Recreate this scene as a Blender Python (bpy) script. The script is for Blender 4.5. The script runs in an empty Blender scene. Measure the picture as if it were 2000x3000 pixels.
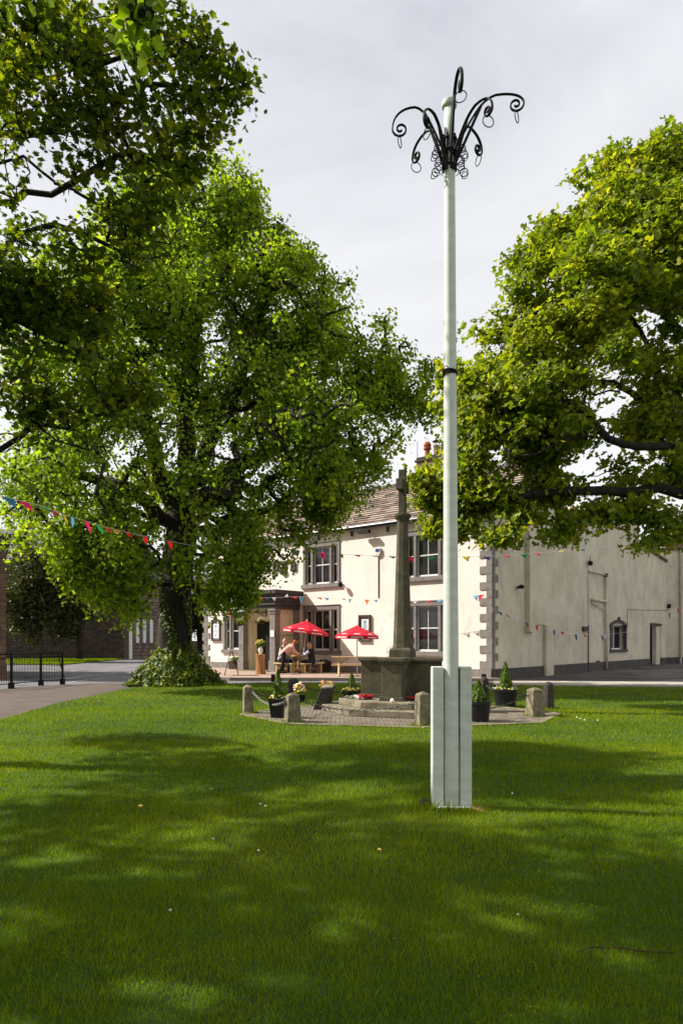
import bpy, math, random
import numpy as np
from mathutils import Vector, Matrix, noise as mnoise
random.seed(7); RNG = np.random.default_rng(11)
scene = bpy.context.scene; COL = scene.collection
R = math.radians
# ---------------------------------------------------------------- camera
EYE = 1.5; HOR = 1880.0; FPX = 2000.0      # eye height in metres; horizon row and focal length of a 2000 x 3000 frame
cam = bpy.data.objects.new('camera', bpy.data.cameras.new('camera')); COL.objects.link(cam)
cam.location = (0, 0, EYE); cam.rotation_euler = (R(90), 0, 0)
cam.data.sensor_fit = 'HORIZONTAL'; cam.data.sensor_width = 24; cam.data.lens = 24
cam.data.shift_y = (HOR - 1500) / 2000; cam.data.clip_start = .1; cam.data.clip_end = 3000
scene.camera = cam
# ---------------------------------------------------------------- sun, sky, exposure
SUN_EL = R(41); SUN_AZ = (-.989, .15)
sd = Vector((SUN_AZ[0]*math.cos(SUN_EL), SUN_AZ[1]*math.cos(SUN_EL), math.sin(SUN_EL)))
sl = bpy.data.lights.new('sun', 'SUN'); sl.energy = 5.0; sl.angle = R(.55); sl.color = (1, .945, .87)
so = bpy.data.objects.new('sun', sl); COL.objects.link(so); so.rotation_euler = sd.to_track_quat('Z', 'Y').to_euler(); so.location = (-40, 10, 60)
w = bpy.data.worlds.new('World'); scene.world = w; w.use_nodes = True
wn = w.node_tree.nodes; wl = w.node_tree.links
for n in list(wn): wn.remove(n)
out = wn.new('ShaderNodeOutputWorld'); bg = wn.new('ShaderNodeBackground'); bg2 = wn.new('ShaderNodeBackground'); mixs = wn.new('ShaderNodeMixShader')
sky = wn.new('ShaderNodeTexSky'); sky.sky_type = 'NISHITA'; sky.sun_disc = False; sky.sun_elevation = SUN_EL; sky.sun_rotation = R(-80)
bg.inputs[1].default_value = .09; wl.new(sky.outputs[0], bg.inputs[0])
tc = wn.new('ShaderNodeTexCoord'); mp = wn.new('ShaderNodeMapping'); mp.inputs['Scale'].default_value = (1.2, 1.2, 2.6); mp.inputs['Rotation'].default_value = (R(12), R(22), R(30))
wl.new(tc.outputs['Generated'], mp.inputs[0])
cn = wn.new('ShaderNodeTexNoise'); cn.inputs['Scale'].default_value = 1.5; cn.inputs['Detail'].default_value = 7; cn.inputs['Roughness'].default_value = .55; cn.inputs['Distortion'].default_value = .5
wl.new(mp.outputs[0], cn.inputs['Vector'])
cr = wn.new('ShaderNodeValToRGB'); cr.color_ramp.elements[0].position = .36; cr.color_ramp.elements[1].position = .6
cr.color_ramp.elements[0].color = (.62, .64, .69, 1); cr.color_ramp.elements[1].color = (.93, .935, .96, 1)
wl.new(cn.outputs[0], cr.inputs[0])
sx = wn.new('ShaderNodeSeparateXYZ'); wl.new(tc.outputs['Generated'], sx.inputs[0])
hr = wn.new('ShaderNodeMapRange'); hr.inputs['From Min'].default_value = .22; hr.inputs['From Max'].default_value = .72; hr.inputs['To Min'].default_value = .95; hr.inputs['To Max'].default_value = .0
wl.new(sx.outputs[2], hr.inputs[0])
hm = wn.new('ShaderNodeMix'); hm.data_type = 'RGBA'; hm.inputs[7].default_value = (1.0, .985, .97, 1)
wl.new(hr.outputs[0], hm.inputs[0]); wl.new(cr.outputs[0], hm.inputs[6]); wl.new(hm.outputs[2], bg2.inputs[0]); bg2.inputs[1].default_value = .64
mixs.inputs[0].default_value = .88
wl.new(bg.outputs[0], mixs.inputs[1]); wl.new(bg2.outputs[0], mixs.inputs[2]); wl.new(mixs.outputs[0], out.inputs[0])
scene.view_settings.view_transform = 'Standard'; scene.view_settings.look = 'None'; scene.view_settings.exposure = .75; scene.view_settings.gamma = 1
scene.render.engine = 'CYCLES'
try:
    scene.cycles.max_bounces = 9; scene.cycles.transmission_bounces = 6; scene.cycles.diffuse_bounces = 5
except Exception: pass
# ---------------------------------------------------------------- photo pixel -> metres
def G(px, py, z=0.0):                       # a point on level ground of height z
    Y = (EYE - z) * FPX / (py - HOR); return Vector(((px - 1000) / FPX * Y, Y, z))
def P(px, py, Y):
    return Vector(((px - 1000) / FPX * Y, Y, EYE - (py - HOR) / FPX * Y))
# ---------------------------------------------------------------- materials
def lin(c): return tuple(((x/255)/12.92 if x/255 <= .04045 else (((x/255)+.055)/1.055)**2.4) for x in c)
def mk(name, c1, c2=None, scale=4, rough=.85, bump=0, bscale=30, bdist=.01, metal=0, spec=.3, ramp=(.35, .65), stretch=(1, 1, 1), attr=False, c3=None, c3s=1.0, c3r=(.55, .7), c3st=(1, 1, 1)):
    m = bpy.data.materials.new(name); m.use_nodes = True; n = m.node_tree.nodes; l = m.node_tree.links
    b = n['Principled BSDF']; b.inputs['Roughness'].default_value = rough; b.inputs['Metallic'].default_value = metal
    b.inputs['Specular IOR Level'].default_value = spec
    g = n.new('ShaderNodeNewGeometry'); mpn = n.new('ShaderNodeMapping'); mpn.inputs['Scale'].default_value = stretch
    l.new(g.outputs['Position'], mpn.inputs[0])
    col = None
    if c2 is not None:
        t = n.new('ShaderNodeTexNoise'); t.inputs['Scale'].default_value = scale; t.inputs['Detail'].default_value = 6; t.inputs['Roughness'].default_value = .62
        l.new(mpn.outputs[0], t.inputs['Vector'])
        r = n.new('ShaderNodeValToRGB'); r.color_ramp.elements[0].position = ramp[0]; r.color_ramp.elements[1].position = ramp[1]
        r.color_ramp.elements[0].color = (*c1, 1); r.color_ramp.elements[1].color = (*c2, 1)
        l.new(t.outputs[0], r.inputs[0]); col = r.outputs[0]
        if attr:
            a = n.new('ShaderNodeAttribute'); a.attribute_name = 'tint'
            ad = n.new('ShaderNodeMath'); ad.operation = 'MULTIPLY_ADD'; ad.inputs[1].default_value = .45; l.new(t.outputs[0], ad.inputs[0])
            sc = n.new('ShaderNodeMath'); sc.operation = 'MULTIPLY'; sc.inputs[1].default_value = .55; l.new(a.outputs['Fac'], sc.inputs[0]); l.new(sc.outputs[0], ad.inputs[2]); l.new(ad.outputs[0], r.inputs[0])
        if c3 is not None:
            t3 = n.new('ShaderNodeTexNoise'); t3.inputs['Scale'].default_value = c3s; t3.inputs['Detail'].default_value = 8; t3.inputs['Roughness'].default_value = .7; m3 = n.new('ShaderNodeMapping'); m3.inputs['Scale'].default_value = c3st; l.new(g.outputs['Position'], m3.inputs[0]); l.new(m3.outputs[0], t3.inputs['Vector'])
            r3 = n.new('ShaderNodeMapRange'); r3.inputs[1].default_value = c3r[0]; r3.inputs[2].default_value = c3r[1]; l.new(t3.outputs[0], r3.inputs[0])
            mx = n.new('ShaderNodeMix'); mx.data_type = 'RGBA'; l.new(r3.outputs[0], mx.inputs[0]); l.new(col, mx.inputs[6]); mx.inputs[7].default_value = (*c3, 1); col = mx.outputs[2]
        l.new(col, b.inputs['Base Color'])
    else: b.inputs['Base Color'].default_value = (*c1, 1)
    if bump:
        t2 = n.new('ShaderNodeTexNoise'); t2.inputs['Scale'].default_value = bscale; t2.inputs['Detail'].default_value = 5; l.new(mpn.outputs[0], t2.inputs['Vector'])
        bp = n.new('ShaderNodeBump'); bp.inputs['Strength'].default_value = bump; bp.inputs['Distance'].default_value = bdist
        l.new(t2.outputs[0], bp.inputs['Height']); l.new(bp.outputs[0], b.inputs['Normal'])
    return m
def mk_brick(name, c1, c2, mortar, bw, bh, msize=.012, rough=.9, axis=('X', 'Z'), scale=1, offs=.5):
    m = bpy.data.materials.new(name); m.use_nodes = True; n = m.node_tree.nodes; l = m.node_tree.links; b = n['Principled BSDF']; b.inputs['Roughness'].default_value = rough
    g = n.new('ShaderNodeNewGeometry'); s = n.new('ShaderNodeSeparateXYZ'); c = n.new('ShaderNodeCombineXYZ'); l.new(g.outputs['Position'], s.inputs[0])
    if axis[0] == 'XY':
        ad = n.new('ShaderNodeMath'); ad.operation = 'ADD'; l.new(s.outputs[0], ad.inputs[0]); l.new(s.outputs[1], ad.inputs[1]); l.new(ad.outputs[0], c.inputs[0])
    else: l.new(s.outputs['XYZ'.index(axis[0])], c.inputs[0])
    l.new(s.outputs['XYZ'.index(axis[1])], c.inputs[1])
    wn_ = n.new('ShaderNodeTexNoise'); wn_.inputs['Scale'].default_value = 3; l.new(g.outputs['Position'], wn_.inputs['Vector'])
    va = n.new('ShaderNodeVectorMath'); va.operation = 'MULTIPLY_ADD'; va.inputs[1].default_value = (.06, .06, 0); l.new(wn_.outputs['Color'], va.inputs[0]); l.new(c.outputs[0], va.inputs[2])
    k = n.new('ShaderNodeTexBrick'); k.inputs['Scale'].default_value = 1; k.inputs['Brick Width'].default_value = bw; k.inputs['Row Height'].default_value = bh; k.inputs['Mortar Size'].default_value = msize
    k.inputs['Color1'].default_value = (*c1, 1); k.inputs['Color2'].default_value = (*c2, 1); k.inputs['Mortar'].default_value = (*mortar, 1); k.inputs['Bias'].default_value = 0; k.offset = offs
    l.new(va.outputs[0], k.inputs['Vector'])
    t = n.new('ShaderNodeTexNoise'); t.inputs['Scale'].default_value = 6; t.inputs['Detail'].default_value = 8; l.new(g.outputs['Position'], t.inputs['Vector'])
    mr = n.new('ShaderNodeMapRange'); mr.inputs[3].default_value = .55; mr.inputs[4].default_value = 1.45; l.new(t.outputs[0], mr.inputs[0])
    mx = n.new('ShaderNodeMix'); mx.data_type = 'RGBA'; mx.blend_type = 'MULTIPLY'; mx.inputs[0].default_value = 1; l.new(k.outputs[0], mx.inputs[6]); l.new(mr.outputs[0], mx.inputs[7]); l.new(mx.outputs[2], b.inputs['Base Color'])
    bp = n.new('ShaderNodeBump'); bp.inputs['Strength'].default_value = .7; bp.inputs['Distance'].default_value = .02; bp.invert = True
    l.new(k.outputs['Fac'], bp.inputs['Height']); l.new(bp.outputs[0], b.inputs['Normal'])
    return m
def mk_leaf(name, ca, cb, cc, trans=.45, rough=.5, tscale=(1.5, 1.5, .5)):
    m = bpy.data.materials.new(name); m.use_nodes = True; n = m.node_tree.nodes; l = m.node_tree.links
    b = n['Principled BSDF']; b.inputs['Roughness'].default_value = rough; b.inputs['Specular IOR Level'].default_value = .35
    a = n.new('ShaderNodeAttribute'); a.attribute_name = 'tint'
    r = n.new('ShaderNodeValToRGB'); r.color_ramp.elements[0].color = (*ca, 1); r.color_ramp.elements[1].color = (*cc, 1); e = r.color_ramp.elements.new(.5); e.color = (*cb, 1)
    l.new(a.outputs['Fac'], r.inputs[0]); l.new(r.outputs[0], b.inputs['Base Color'])
    tr = n.new('ShaderNodeBsdfTranslucent'); vm = n.new('ShaderNodeMix'); vm.data_type = 'RGBA'; vm.blend_type = 'MULTIPLY'; vm.inputs[0].default_value = 1; vm.inputs[7].default_value = (*tscale, 1)
    l.new(r.outputs[0], vm.inputs[6]); l.new(vm.outputs[2], tr.inputs[0])
    ms = n.new('ShaderNodeMixShader'); ms.inputs[0].default_value = trans; l.new(b.outputs[0], ms.inputs[1]); l.new(tr.outputs[0], ms.inputs[2]); l.new(ms.outputs[0], n['Material Output'].inputs[0])
    return m
M = {}
M['render'] = mk('cream_render', lin((240, 230, 221)), lin((231, 218, 207)), 1.1, .9, .5, 14, .012, ramp=(.3, .75), stretch=(1, 1, .6), c3=lin((178, 162, 144)), c3s=2.6, c3r=(.56, .95), c3st=(1, 1, .4))
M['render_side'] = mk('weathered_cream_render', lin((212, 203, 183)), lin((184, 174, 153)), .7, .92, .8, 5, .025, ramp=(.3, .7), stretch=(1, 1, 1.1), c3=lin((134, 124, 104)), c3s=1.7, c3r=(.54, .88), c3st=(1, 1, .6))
M['render_porch'] = mk('warm_cream_render', lin((222, 206, 172)), lin((205, 188, 155)), 2, .9, .3, 20)
M['grey'] = mk('grey_painted_stone', lin((136, 130, 124)), lin((114, 108, 103)), 5, .8, .4, 40, .006)
M['dkgrey'] = mk('dark_grey_painted_stone', lin((80, 75, 72)), lin((64, 59, 57)), 4, .75, .3, 30, .006)
M['white'] = mk('white_window_paint', lin((225, 225, 222)), lin((205, 204, 200)), 8, .5)
M['glass'] = mk('dark_window_glass', (.012, .013, .015), (.03, .03, .03), 1.2, .06, spec=.6)
M['interior'] = mk('dark_interior', (.012, .011, .01), rough=.95)
M['tile'] = mk('stone_roof_tile', lin((106, 92, 84)), lin((154, 136, 124)), 3, .9, .5, 25, attr=True)
M['slate'] = mk('slate', lin((88, 86, 92)), lin((120, 116, 120)), 2, .8, .5, 20, attr=True)
M['gutter'] = mk('dark_gutter', (.012, .012, .014), rough=.35)
M['lead'] = mk('lead', lin((120, 122, 130)), lin((150, 150, 155)), 6, .5)
M['asphalt'] = mk('asphalt', lin((96, 94, 98)), lin((118, 114, 114)), .8, .9, .5, 120, .004, c3=lin((70, 68, 70)), c3s=.5, c3r=(.5, .62))
M['path'] = mk('worn_brown_tarmac', lin((98, 85, 76)), lin((78, 68, 61)), 1.5, .92, .6, 120, .004)
M['terrace'] = mk('pinkish_terrace_paving', lin((168, 146, 130)), lin((146, 124, 110)), 1.4, .9, .4, 60, .004)
M['fore'] = mk('patched_forecourt_tarmac', lin((70, 64, 60)), lin((98, 92, 86)), .35, .9, .5, 90, .004, ramp=(.45, .55), stretch=(.45, 1.6, 1), c3=lin((46, 42, 40)), c3s=.45, c3r=(.55, .58))
M['concrete'] = mk('light_concrete', lin((172, 164, 150)), lin((150, 142, 130)), 2, .9, .3, 60)
M['kerb'] = mk('kerb_stone', lin((150, 140, 128)), lin((128, 118, 108)), 6, .9, .3, 60)
M['linepaint'] = mk('worn_white_road_paint', lin((205, 200, 192)), lin((150, 146, 140)), 9, .8)
M['soil'] = mk('lawn_soil', (.022, .05, .0015), (.05, .095, .003), 1.6, .95, .8, 60, .02)
M['farground'] = mk('far_grass', (.035, .06, .012), (.05, .08, .02), .3, .95)
M['grass'] = mk_leaf('grass_blades', (.062, .118, .0012), (.16, .222, .002), (.30, .31, .012), .38, .9, (1.4, 1.6, .3))
M['grass'].node_tree.nodes['Principled BSDF'].inputs['Specular IOR Level'].default_value = .08
M['maypaint'] = mk('pale_grey_green_paint', lin((199, 203, 193)), lin((180, 185, 173)), 4, .5, .3, 16, .004, stretch=(1, 1, 3), c3=lin((164, 166, 150)), c3s=7, c3r=(.58, .9), c3st=(1, 1, .3))
M['iron'] = mk('black_wrought_iron', (.006, .006, .007), (.010, .010, .011), 20, .6, spec=.2)
M['stone'] = mk('weathered_memorial_stone', lin((94, 88, 69)), lin((70, 65, 50)), 5, .92, .7, 45, .01, c3=lin((58, 60, 40)), c3s=3, c3r=(.5, .75))
M['bollard'] = mk('lichened_bollard_stone', lin((134, 125, 101)), lin((94, 88, 70)), 7, .95, .9, 35, .015, c3=lin((74, 74, 50)), c3s=5, c3r=(.5, .7))
M['dkstone'] = mk('dark_lichened_stone', lin((72, 66, 58)), lin((52, 48, 42)), 9, .95, .8, 30, .015, c3=lin((140, 134, 116)), c3s=14, c3r=(.62, .7))
M['steps'] = mk('worn_step_stone', lin((140, 130, 108)), lin((98, 90, 74)), 5, .95, .7, 40, .01, c3=lin((70, 68, 52)), c3s=6, c3r=(.52, .68))
M['paving'] = mk_brick('cobble_paving', lin((128, 116, 98)), lin((98, 86, 72)), lin((64, 60, 46)), .16, .12, .012, axis=('X', 'Y'))
M['chain'] = mk('black_chain', (.01, .01, .01), (.03, .03, .028), 30, .4, spec=.5)
M['chainw'] = mk('weathered_grey_chain', lin((150, 148, 140)), lin((90, 88, 82)), 30, .5)
M['pot'] = mk('black_plastic', (.008, .008, .009), (.014, .014, .015), 8, .4)
M['earth'] = mk('potting_soil', (.03, .02, .014), (.05, .035, .025), 20, .95)
M['bark'] = mk('dark_bark', (.014, .011, .008), (.038, .030, .022), 7, .95, 1, 22, .03, stretch=(1, 1, .25))
M['bark2'] = mk('grey_brown_bark', (.010, .009, .007), (.024, .020, .016), 8, .95, 1, 24, .02, stretch=(1, 1, .4))
M['leaf_lime'] = mk_leaf('lime_leaves', (.09, .155, .009), (.19, .285, .018), (.38, .45, .04), .6)
M['leaf_syc'] = mk_leaf('sycamore_leaves', (.09, .14, .008), (.20, .26, .013), (.40, .40, .025), .55)
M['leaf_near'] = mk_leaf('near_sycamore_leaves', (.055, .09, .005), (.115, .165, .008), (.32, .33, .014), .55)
M['leaf_dark'] = mk_leaf('dark_shrub_leaves', (.02, .035, .008), (.05, .065, .015), (.10, .09, .02), .3)
M['ivy'] = mk_leaf('ivy_leaves', (.035, .07, .006), (.12, .17, .014), (.34, .35, .04), .3, .5)
M['conifer'] = mk_leaf('conifer_sprays', (.03, .08, .006), (.09, .16, .01), (.2, .26, .02), .3)
M['petal_pink'] = mk('pink_petals', lin((225, 140, 150)), lin((240, 190, 190)), 30, .7)
M['petal_yellow'] = mk('yellow_petals', lin((235, 200, 60)), lin((245, 225, 130)), 30, .7)
M['petal_white'] = mk('white_petals', lin((240, 236, 230)), rough=.7)
M['poppy'] = mk('red_poppies', lin((150, 10, 18)), lin((190, 18, 28)), 30, .6)
M['wood'] = mk('pale_treated_timber', lin((202, 176, 130)), lin((172, 144, 102)), 5, .75, .4, 30, .004, stretch=(.6, 4, 4))
M['log'] = mk('cut_log', lin((178, 128, 84)), lin((130, 88, 56)), 6, .85, .6, 20, .01, stretch=(1, 1, .25))
M['dkwood'] = mk('dark_timber', lin((70, 46, 32)), lin((48, 32, 24)), 8, .8)
M['red'] = mk('red_canopy_cloth', lin((214, 18, 48)), lin((196, 14, 42)), 3, .75)
M['stonewall'] = mk_brick('dark_rubble_wall', lin((86, 70, 56)), lin((58, 48, 40)), lin((42, 36, 30)), .55, .25, .02, axis=('XY', 'Z'))
M['brownstone'] = mk_brick('brown_sandstone_blocks', lin((112, 84, 68)), lin((92, 68, 56)), lin((66, 52, 44)), .7, .28, .012, axis=('XY', 'Z'))
M['chimbrick'] = mk_brick('chimney_brick', lin((150, 118, 90)), lin((120, 92, 70)), lin((120, 108, 92)), .24, .09, .012, axis=('XY', 'Z'))
M['terracotta'] = mk('terracotta', lin((168, 92, 60)), lin((124, 66, 44)), 6, .85)
M['bluebox'] = mk('blue_plastic', lin((44, 60, 130)), rough=.4)
M['paper'] = mk('white_paper', lin((232, 236, 240)), lin((215, 220, 226)), 12, .6)
M['ink'] = mk('grey_print', lin((130, 150, 165)), rough=.8)
for nm, c in dict(f_red=(208, 34, 40), f_green=(46, 150, 84), f_yellow=(206, 190, 40), f_blue=(60, 110, 150), f_pink=(222, 44, 100), f_orange=(226, 120, 40), f_white=(232, 232, 232), f_sky=(110, 170, 205), f_navy=(52, 74, 110)).items():
    M[nm] = mk_leaf(nm[2:] + '_flag_cloth', lin(c), lin(c), lin(c), .3, .8, (1, 1, 1))
M['cord'] = mk('white_cord', lin((215, 212, 205)), rough=.8)
M['skin'] = mk('skin', lin((224, 168, 142)), lin((206, 146, 122)), 10, .6)
M['pinkcloth'] = mk('salmon_knit', lin((238, 184, 166)), lin((222, 160, 142)), 14, .9, .3, 60)
M['blackcloth'] = mk('black_cloth', (.012, .012, .014), (.022, .02, .022), 10, .9)
M['plaid'] = mk('grey_patterned_shirt', lin((210, 208, 204)), lin((70, 70, 76)), 9, .9, ramp=(.48, .52))
M['palesleeve'] = mk('pale_blue_sleeve', lin((198, 206, 222)), lin((176, 184, 204)), 9, .9)
M['hair_ginger'] = mk('auburn_hair', lin((176, 98, 52)), lin((134, 66, 34)), 20, .6, stretch=(1, 1, .3))
M['hair_blonde'] = mk('fair_hair', lin((214, 172, 122)), lin((176, 130, 84)), 20, .6, stretch=(1, 1, .3))
M['hair_grey'] = mk('grey_hair', lin((200, 180, 166)), lin((166, 146, 134)), 20, .7)
M['jeans'] = mk('dark_jeans', lin((40, 46, 62)), lin((28, 32, 44)), 10, .9)
# ---------------------------------------------------------------- objects
def tag(o, label=None, cat=None, group=None, kind=None):
    if label: o['label'] = label
    if cat: o['category'] = cat
    if group: o['group'] = group
    if kind: o['kind'] = kind
    return o
def thing(name, label, cat, loc, group=None):
    o = bpy.data.objects.new(name, None); COL.objects.link(o); o.location = loc; o.empty_display_size = .2
    return tag(o, label, cat, group)
def origin(o):
    v = Vector((0, 0, 0))
    while o is not None: v = v + o.location; o = o.parent
    return v
def link_mesh(name, me, mats, parent=None, loc=None):
    for m in (mats if isinstance(mats, (list, tuple)) else [mats]): me.materials.append(m)
    o = bpy.data.objects.new(name, me); COL.objects.link(o)
    if parent is not None:
        o.parent = parent; off = origin(parent)
    else: off = Vector(loc) if loc is not None else Vector((0, 0, 0)); o.location = off
    if off.length > 0: me.transform(Matrix.Translation(-off))
    return o
class MB:                                   # mesh builder, world coordinates
    def __init__(s): s.v = []; s.f = []; s.t = []
    def add(s, vs, fs, tint=.5):
        b = len(s.v); s.v += [tuple(v) for v in vs]; s.f += [tuple(b+i for i in f) for f in fs]; s.t += [tint]*len(vs); return s
    def hexa(s, c, tint=.5):                # 8 corners: bottom ring 0-3, top ring 4-7
        return s.add(c, [(3, 2, 1, 0), (4, 5, 6, 7), (0, 1, 5, 4), (1, 2, 6, 5), (2, 3, 7, 6), (3, 0, 4, 7)], tint)
    def box(s, c, sz, rz=0, tint=.5, top=None, rot=None):   # c = centre; top = scale of the top face
        x, y, z = sz[0]/2, sz[1]/2, sz[2]/2; k = top if top is not None else 1
        if not isinstance(k, tuple): k = (k, k)
        pts = [(-x, -y, -z), (x, -y, -z), (x, y, -z), (-x, y, -z), (-x*k[0], -y*k[1], z), (x*k[0], -y*k[1], z), (x*k[0], y*k[1], z), (-x*k[0], y*k[1], z)]
        m = rot if rot is not None else Matrix.Rotation(rz, 3, 'Z')
        return s.hexa([Vector(c) + m @ Vector(p) for p in pts], tint)
    def tube(s, pts, rad, seg=8, cap=True, tint=.5, flat=1.0):
        pts = [Vector(p) for p in pts]; n = len(pts)
        if not isinstance(rad, (list, tuple)): rad = [rad]*n
        b = len(s.v); up = Vector((0, 0, 1)); prev = None
        for i, p in enumerate(pts):
            d = (pts[min(i+1, n-1)] - pts[max(i-1, 0)])
            d = d.normalized() if d.length > 1e-9 else Vector((0, 0, 1))
            if prev is None:
                a = d.cross(up); a = a.normalized() if a.length > 1e-3 else d.cross(Vector((0, 1, 0))).normalized()
            else:
                a = prev - d*prev.dot(d); a = a.normalized() if a.length > 1e-6 else d.orthogonal().normalized()
            prev = a; c = d.cross(a)
            for k in range(seg):
                t = 2*math.pi*k/seg; s.v.append(tuple(p + a*math.cos(t)*rad[i] + c*math.sin(t)*rad[i]*flat)); s.t.append(tint)
        for i in range(n-1):
            for k in range(seg):
                s.f.append((b+i*seg+k, b+i*seg+(k+1) % seg, b+(i+1)*seg+(k+1) % seg, b+(i+1)*seg+k))
        if cap: s.f.append(tuple(b+k for k in reversed(range(seg)))); s.f.append(tuple(b+(n-1)*seg+k for k in range(seg)))
        return s
    def ring(s, c, nrm, Rr, r, seg=16, ss=5, ell=1.0, tdir=None, tint=.5):
        c = Vector(c); nrm = Vector(nrm).normalized(); a = Vector(tdir).normalized() if tdir is not None else nrm.orthogonal().normalized(); bb = nrm.cross(a); b = len(s.v)
        for i in range(seg):
            t = 2*math.pi*i/seg; rd = a*math.cos(t)*ell + bb*math.sin(t); cc = c + rd*Rr; rn = rd.normalized()
            for k in range(ss):
                u = 2*math.pi*k/ss; s.v.append(tuple(cc + rn*math.cos(u)*r + nrm*math.sin(u)*r)); s.t.append(tint)
        for i in range(seg):
            for k in range(ss):
                j = (i+1) % seg; kk = (k+1) % ss; s.f.append((b+i*ss+k, b+j*ss+k, b+j*ss+kk, b+i*ss+kk))
        return s
    def lathe(s, prof, c, seg=16, rz=0, sq=(1, 1), tint=.5):     # prof = (radius, height) bottom to top
        b = len(s.v); c = Vector(c)
        for (r, z) in prof:
            for k in range(seg):
                t = 2*math.pi*k/seg + rz; s.v.append((c.x+math.cos(t)*r*sq[0], c.y+math.sin(t)*r*sq[1], c.z+z)); s.t.append(tint)
        for i in range(len(prof)-1):
            for k in range(seg): s.f.append((b+i*seg+k, b+i*seg+(k+1) % seg, b+(i+1)*seg+(k+1) % seg, b+(i+1)*seg+k))
        s.f.append(tuple(b+k for k in reversed(range(seg)))); s.f.append(tuple(b+(len(prof)-1)*seg+k for k in range(seg)))
        return s
    def prism(s, poly, z0, z1, tint=.5):
        n = len(poly); return s.add([(p[0], p[1], z0) for p in poly]+[(p[0], p[1], z1) for p in poly],
            [tuple(reversed(range(n))), tuple(range(n, 2*n))]+[(i, (i+1) % n, n+(i+1) % n, n+i) for i in range(n)], tint)
    def ball(s, c, r, seg=10, rings=6, sq=(1, 1, 1), jit=0, tint=.5):
        b = len(s.v); c = Vector(c)
        for i in range(rings+1):
            ph = math.pi*(i/rings); ph = min(max(ph, .05), math.pi-.05)
            for k in range(seg):
                t = 2*math.pi*k/seg; j = 1+random.uniform(-jit, jit)
                s.v.append((c.x+r*sq[0]*j*math.sin(ph)*math.cos(t), c.y+r*sq[1]*j*math.sin(ph)*math.sin(t), c.z-r*sq[2]*j*math.cos(ph))); s.t.append(tint)
        for i in range(rings):
            for k in range(seg): s.f.append((b+i*seg+k, b+i*seg+(k+1) % seg, b+(i+1)*seg+(k+1) % seg, b+(i+1)*seg+k))
        s.f.append(tuple(b+k for k in reversed(range(seg)))); s.f.append(tuple(b+rings*seg+k for k in range(seg)))
        return s
    def build(s, name, mats, parent=None, loc=None, smooth=False, bevel=0, tint=False):
        me = bpy.data.meshes.new(name); me.from_pydata(s.v, [], s.f); me.update()
        if tint:
            a = me.attributes.new('tint', 'FLOAT', 'POINT'); a.data.foreach_set('value', s.t)
        if smooth:
            me.shade_smooth() if hasattr(me, 'shade_smooth') else None
        o = link_mesh(name, me, mats, parent, loc)
        if bevel:
            bm_ = o.modifiers.new('bevel', 'BEVEL'); bm_.width = bevel; bm_.segments = 2; bm_.limit_method = 'ANGLE'; bm_.angle_limit = R(40)
        return o
class Frame:                                # u runs along a wall, o points out of it
    def __init__(s, org, u, n): s.c = Vector(org); s.u = Vector(u).normalized(); s.n = Vector(n).normalized()
    def p(s, u, z, o=0): return s.c + s.u*u + s.n*o + Vector((0, 0, z))
    def box(s, mb, u0, u1, z0, z1, o0, o1, tint=.5):
        c = [s.p(u0, z0, o0), s.p(u1, z0, o0), s.p(u1, z0, o1), s.p(u0, z0, o1), s.p(u0, z1, o0), s.p(u1, z1, o0), s.p(u1, z1, o1), s.p(u0, z1, o1)]
        if s.u.cross(s.n).z < 0: c = [c[1], c[0], c[3], c[2], c[5], c[4], c[7], c[6]]
        return mb.hexa(c, tint)
    def upx(s, px):                         # u of the wall point seen in photo column px
        r = (px-1000)/FPX; return (s.c.x - r*s.c.y)/(r*s.u.y - s.u.x)
    def zpx(s, px, py):
        u = s.upx(px); Y = s.c.y + s.u.y*u; return EYE + (HOR-py)/FPX*Y
# ---------------------------------------------------------------- leaves and trees (numpy)
T_RHOMB = (np.array([(0, -.5, 0), (.34, -.05, .07), (0, .5, -.04), (-.34, -.05, .07)]), np.array([(0, 1, 2), (0, 2, 3)]))
T_LIME = (np.array([(0, -.42, 0), (.32, -.36, .05), (.42, .0, .09), (.2, .34, .04), (0, .55, -.06), (-.2, .34, .04), (-.42, 0, .09), (-.32, -.36, .05)]), np.array([(0, 1, 2, 3), (0, 3, 4, 4), (0, 4, 5, 5), (0, 5, 6, 7)]))
_lm = [(0, 0, 0)]+[(math.sin(a)*r*.5, -math.cos(a)*r*.5+.05, .1*abs(math.sin(a))-.06*(a/3.14 if a<3.14 else 2-a/3.14)) for a, r in [(R(x), q) for x, q in ((0, .78), (18, .95), (45, 1.0), (75, .98), (105, .92), (135, .85), (160, .92), (180, 1.2), (200, .92), (225, .85), (255, .92), (285, .98), (315, 1.0), (342, .95))]]
T_LIME2 = (np.array(_lm), np.array([(0, i, i % 14+1) for i in range(1, 15)]))
T_MAPLE3 = (np.array([(0, -.45, 0), (.46, -.2, .08), (.17, .02, .03), (0, .55, -.06), (-.17, .02, .03), (-.46, -.2, .08), (.28, .3, .02), (-.28, .3, .02)]), np.array([(0, 1, 2), (0, 2, 6), (0, 6, 3), (0, 3, 7), (0, 7, 4), (0, 4, 5)]))
_st = [(0, -.4, 0)] + [(math.sin(a)*r, math.cos(a)*r-.05, .1*abs(math.sin(a))-.03) for a, r in [(R(130), .42), (R(105), .3), (R(75), .55), (R(45), .28), (R(38), .5), (R(18), .3), (0, .6), (R(-18), .3), (R(-38), .5), (R(-45), .28), (R(-75), .55), (R(-105), .3), (R(-130), .42)]]
T_MAPLE5 = (np.array(_st), np.array([(0, i, i+1) for i in range(1, 13)]))
T_BLADE = (np.array([(-.5, 0, 0), (.5, 0, 0), (.0, .25, 1.0)]), np.array([(0, 1, 2)]))
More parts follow.
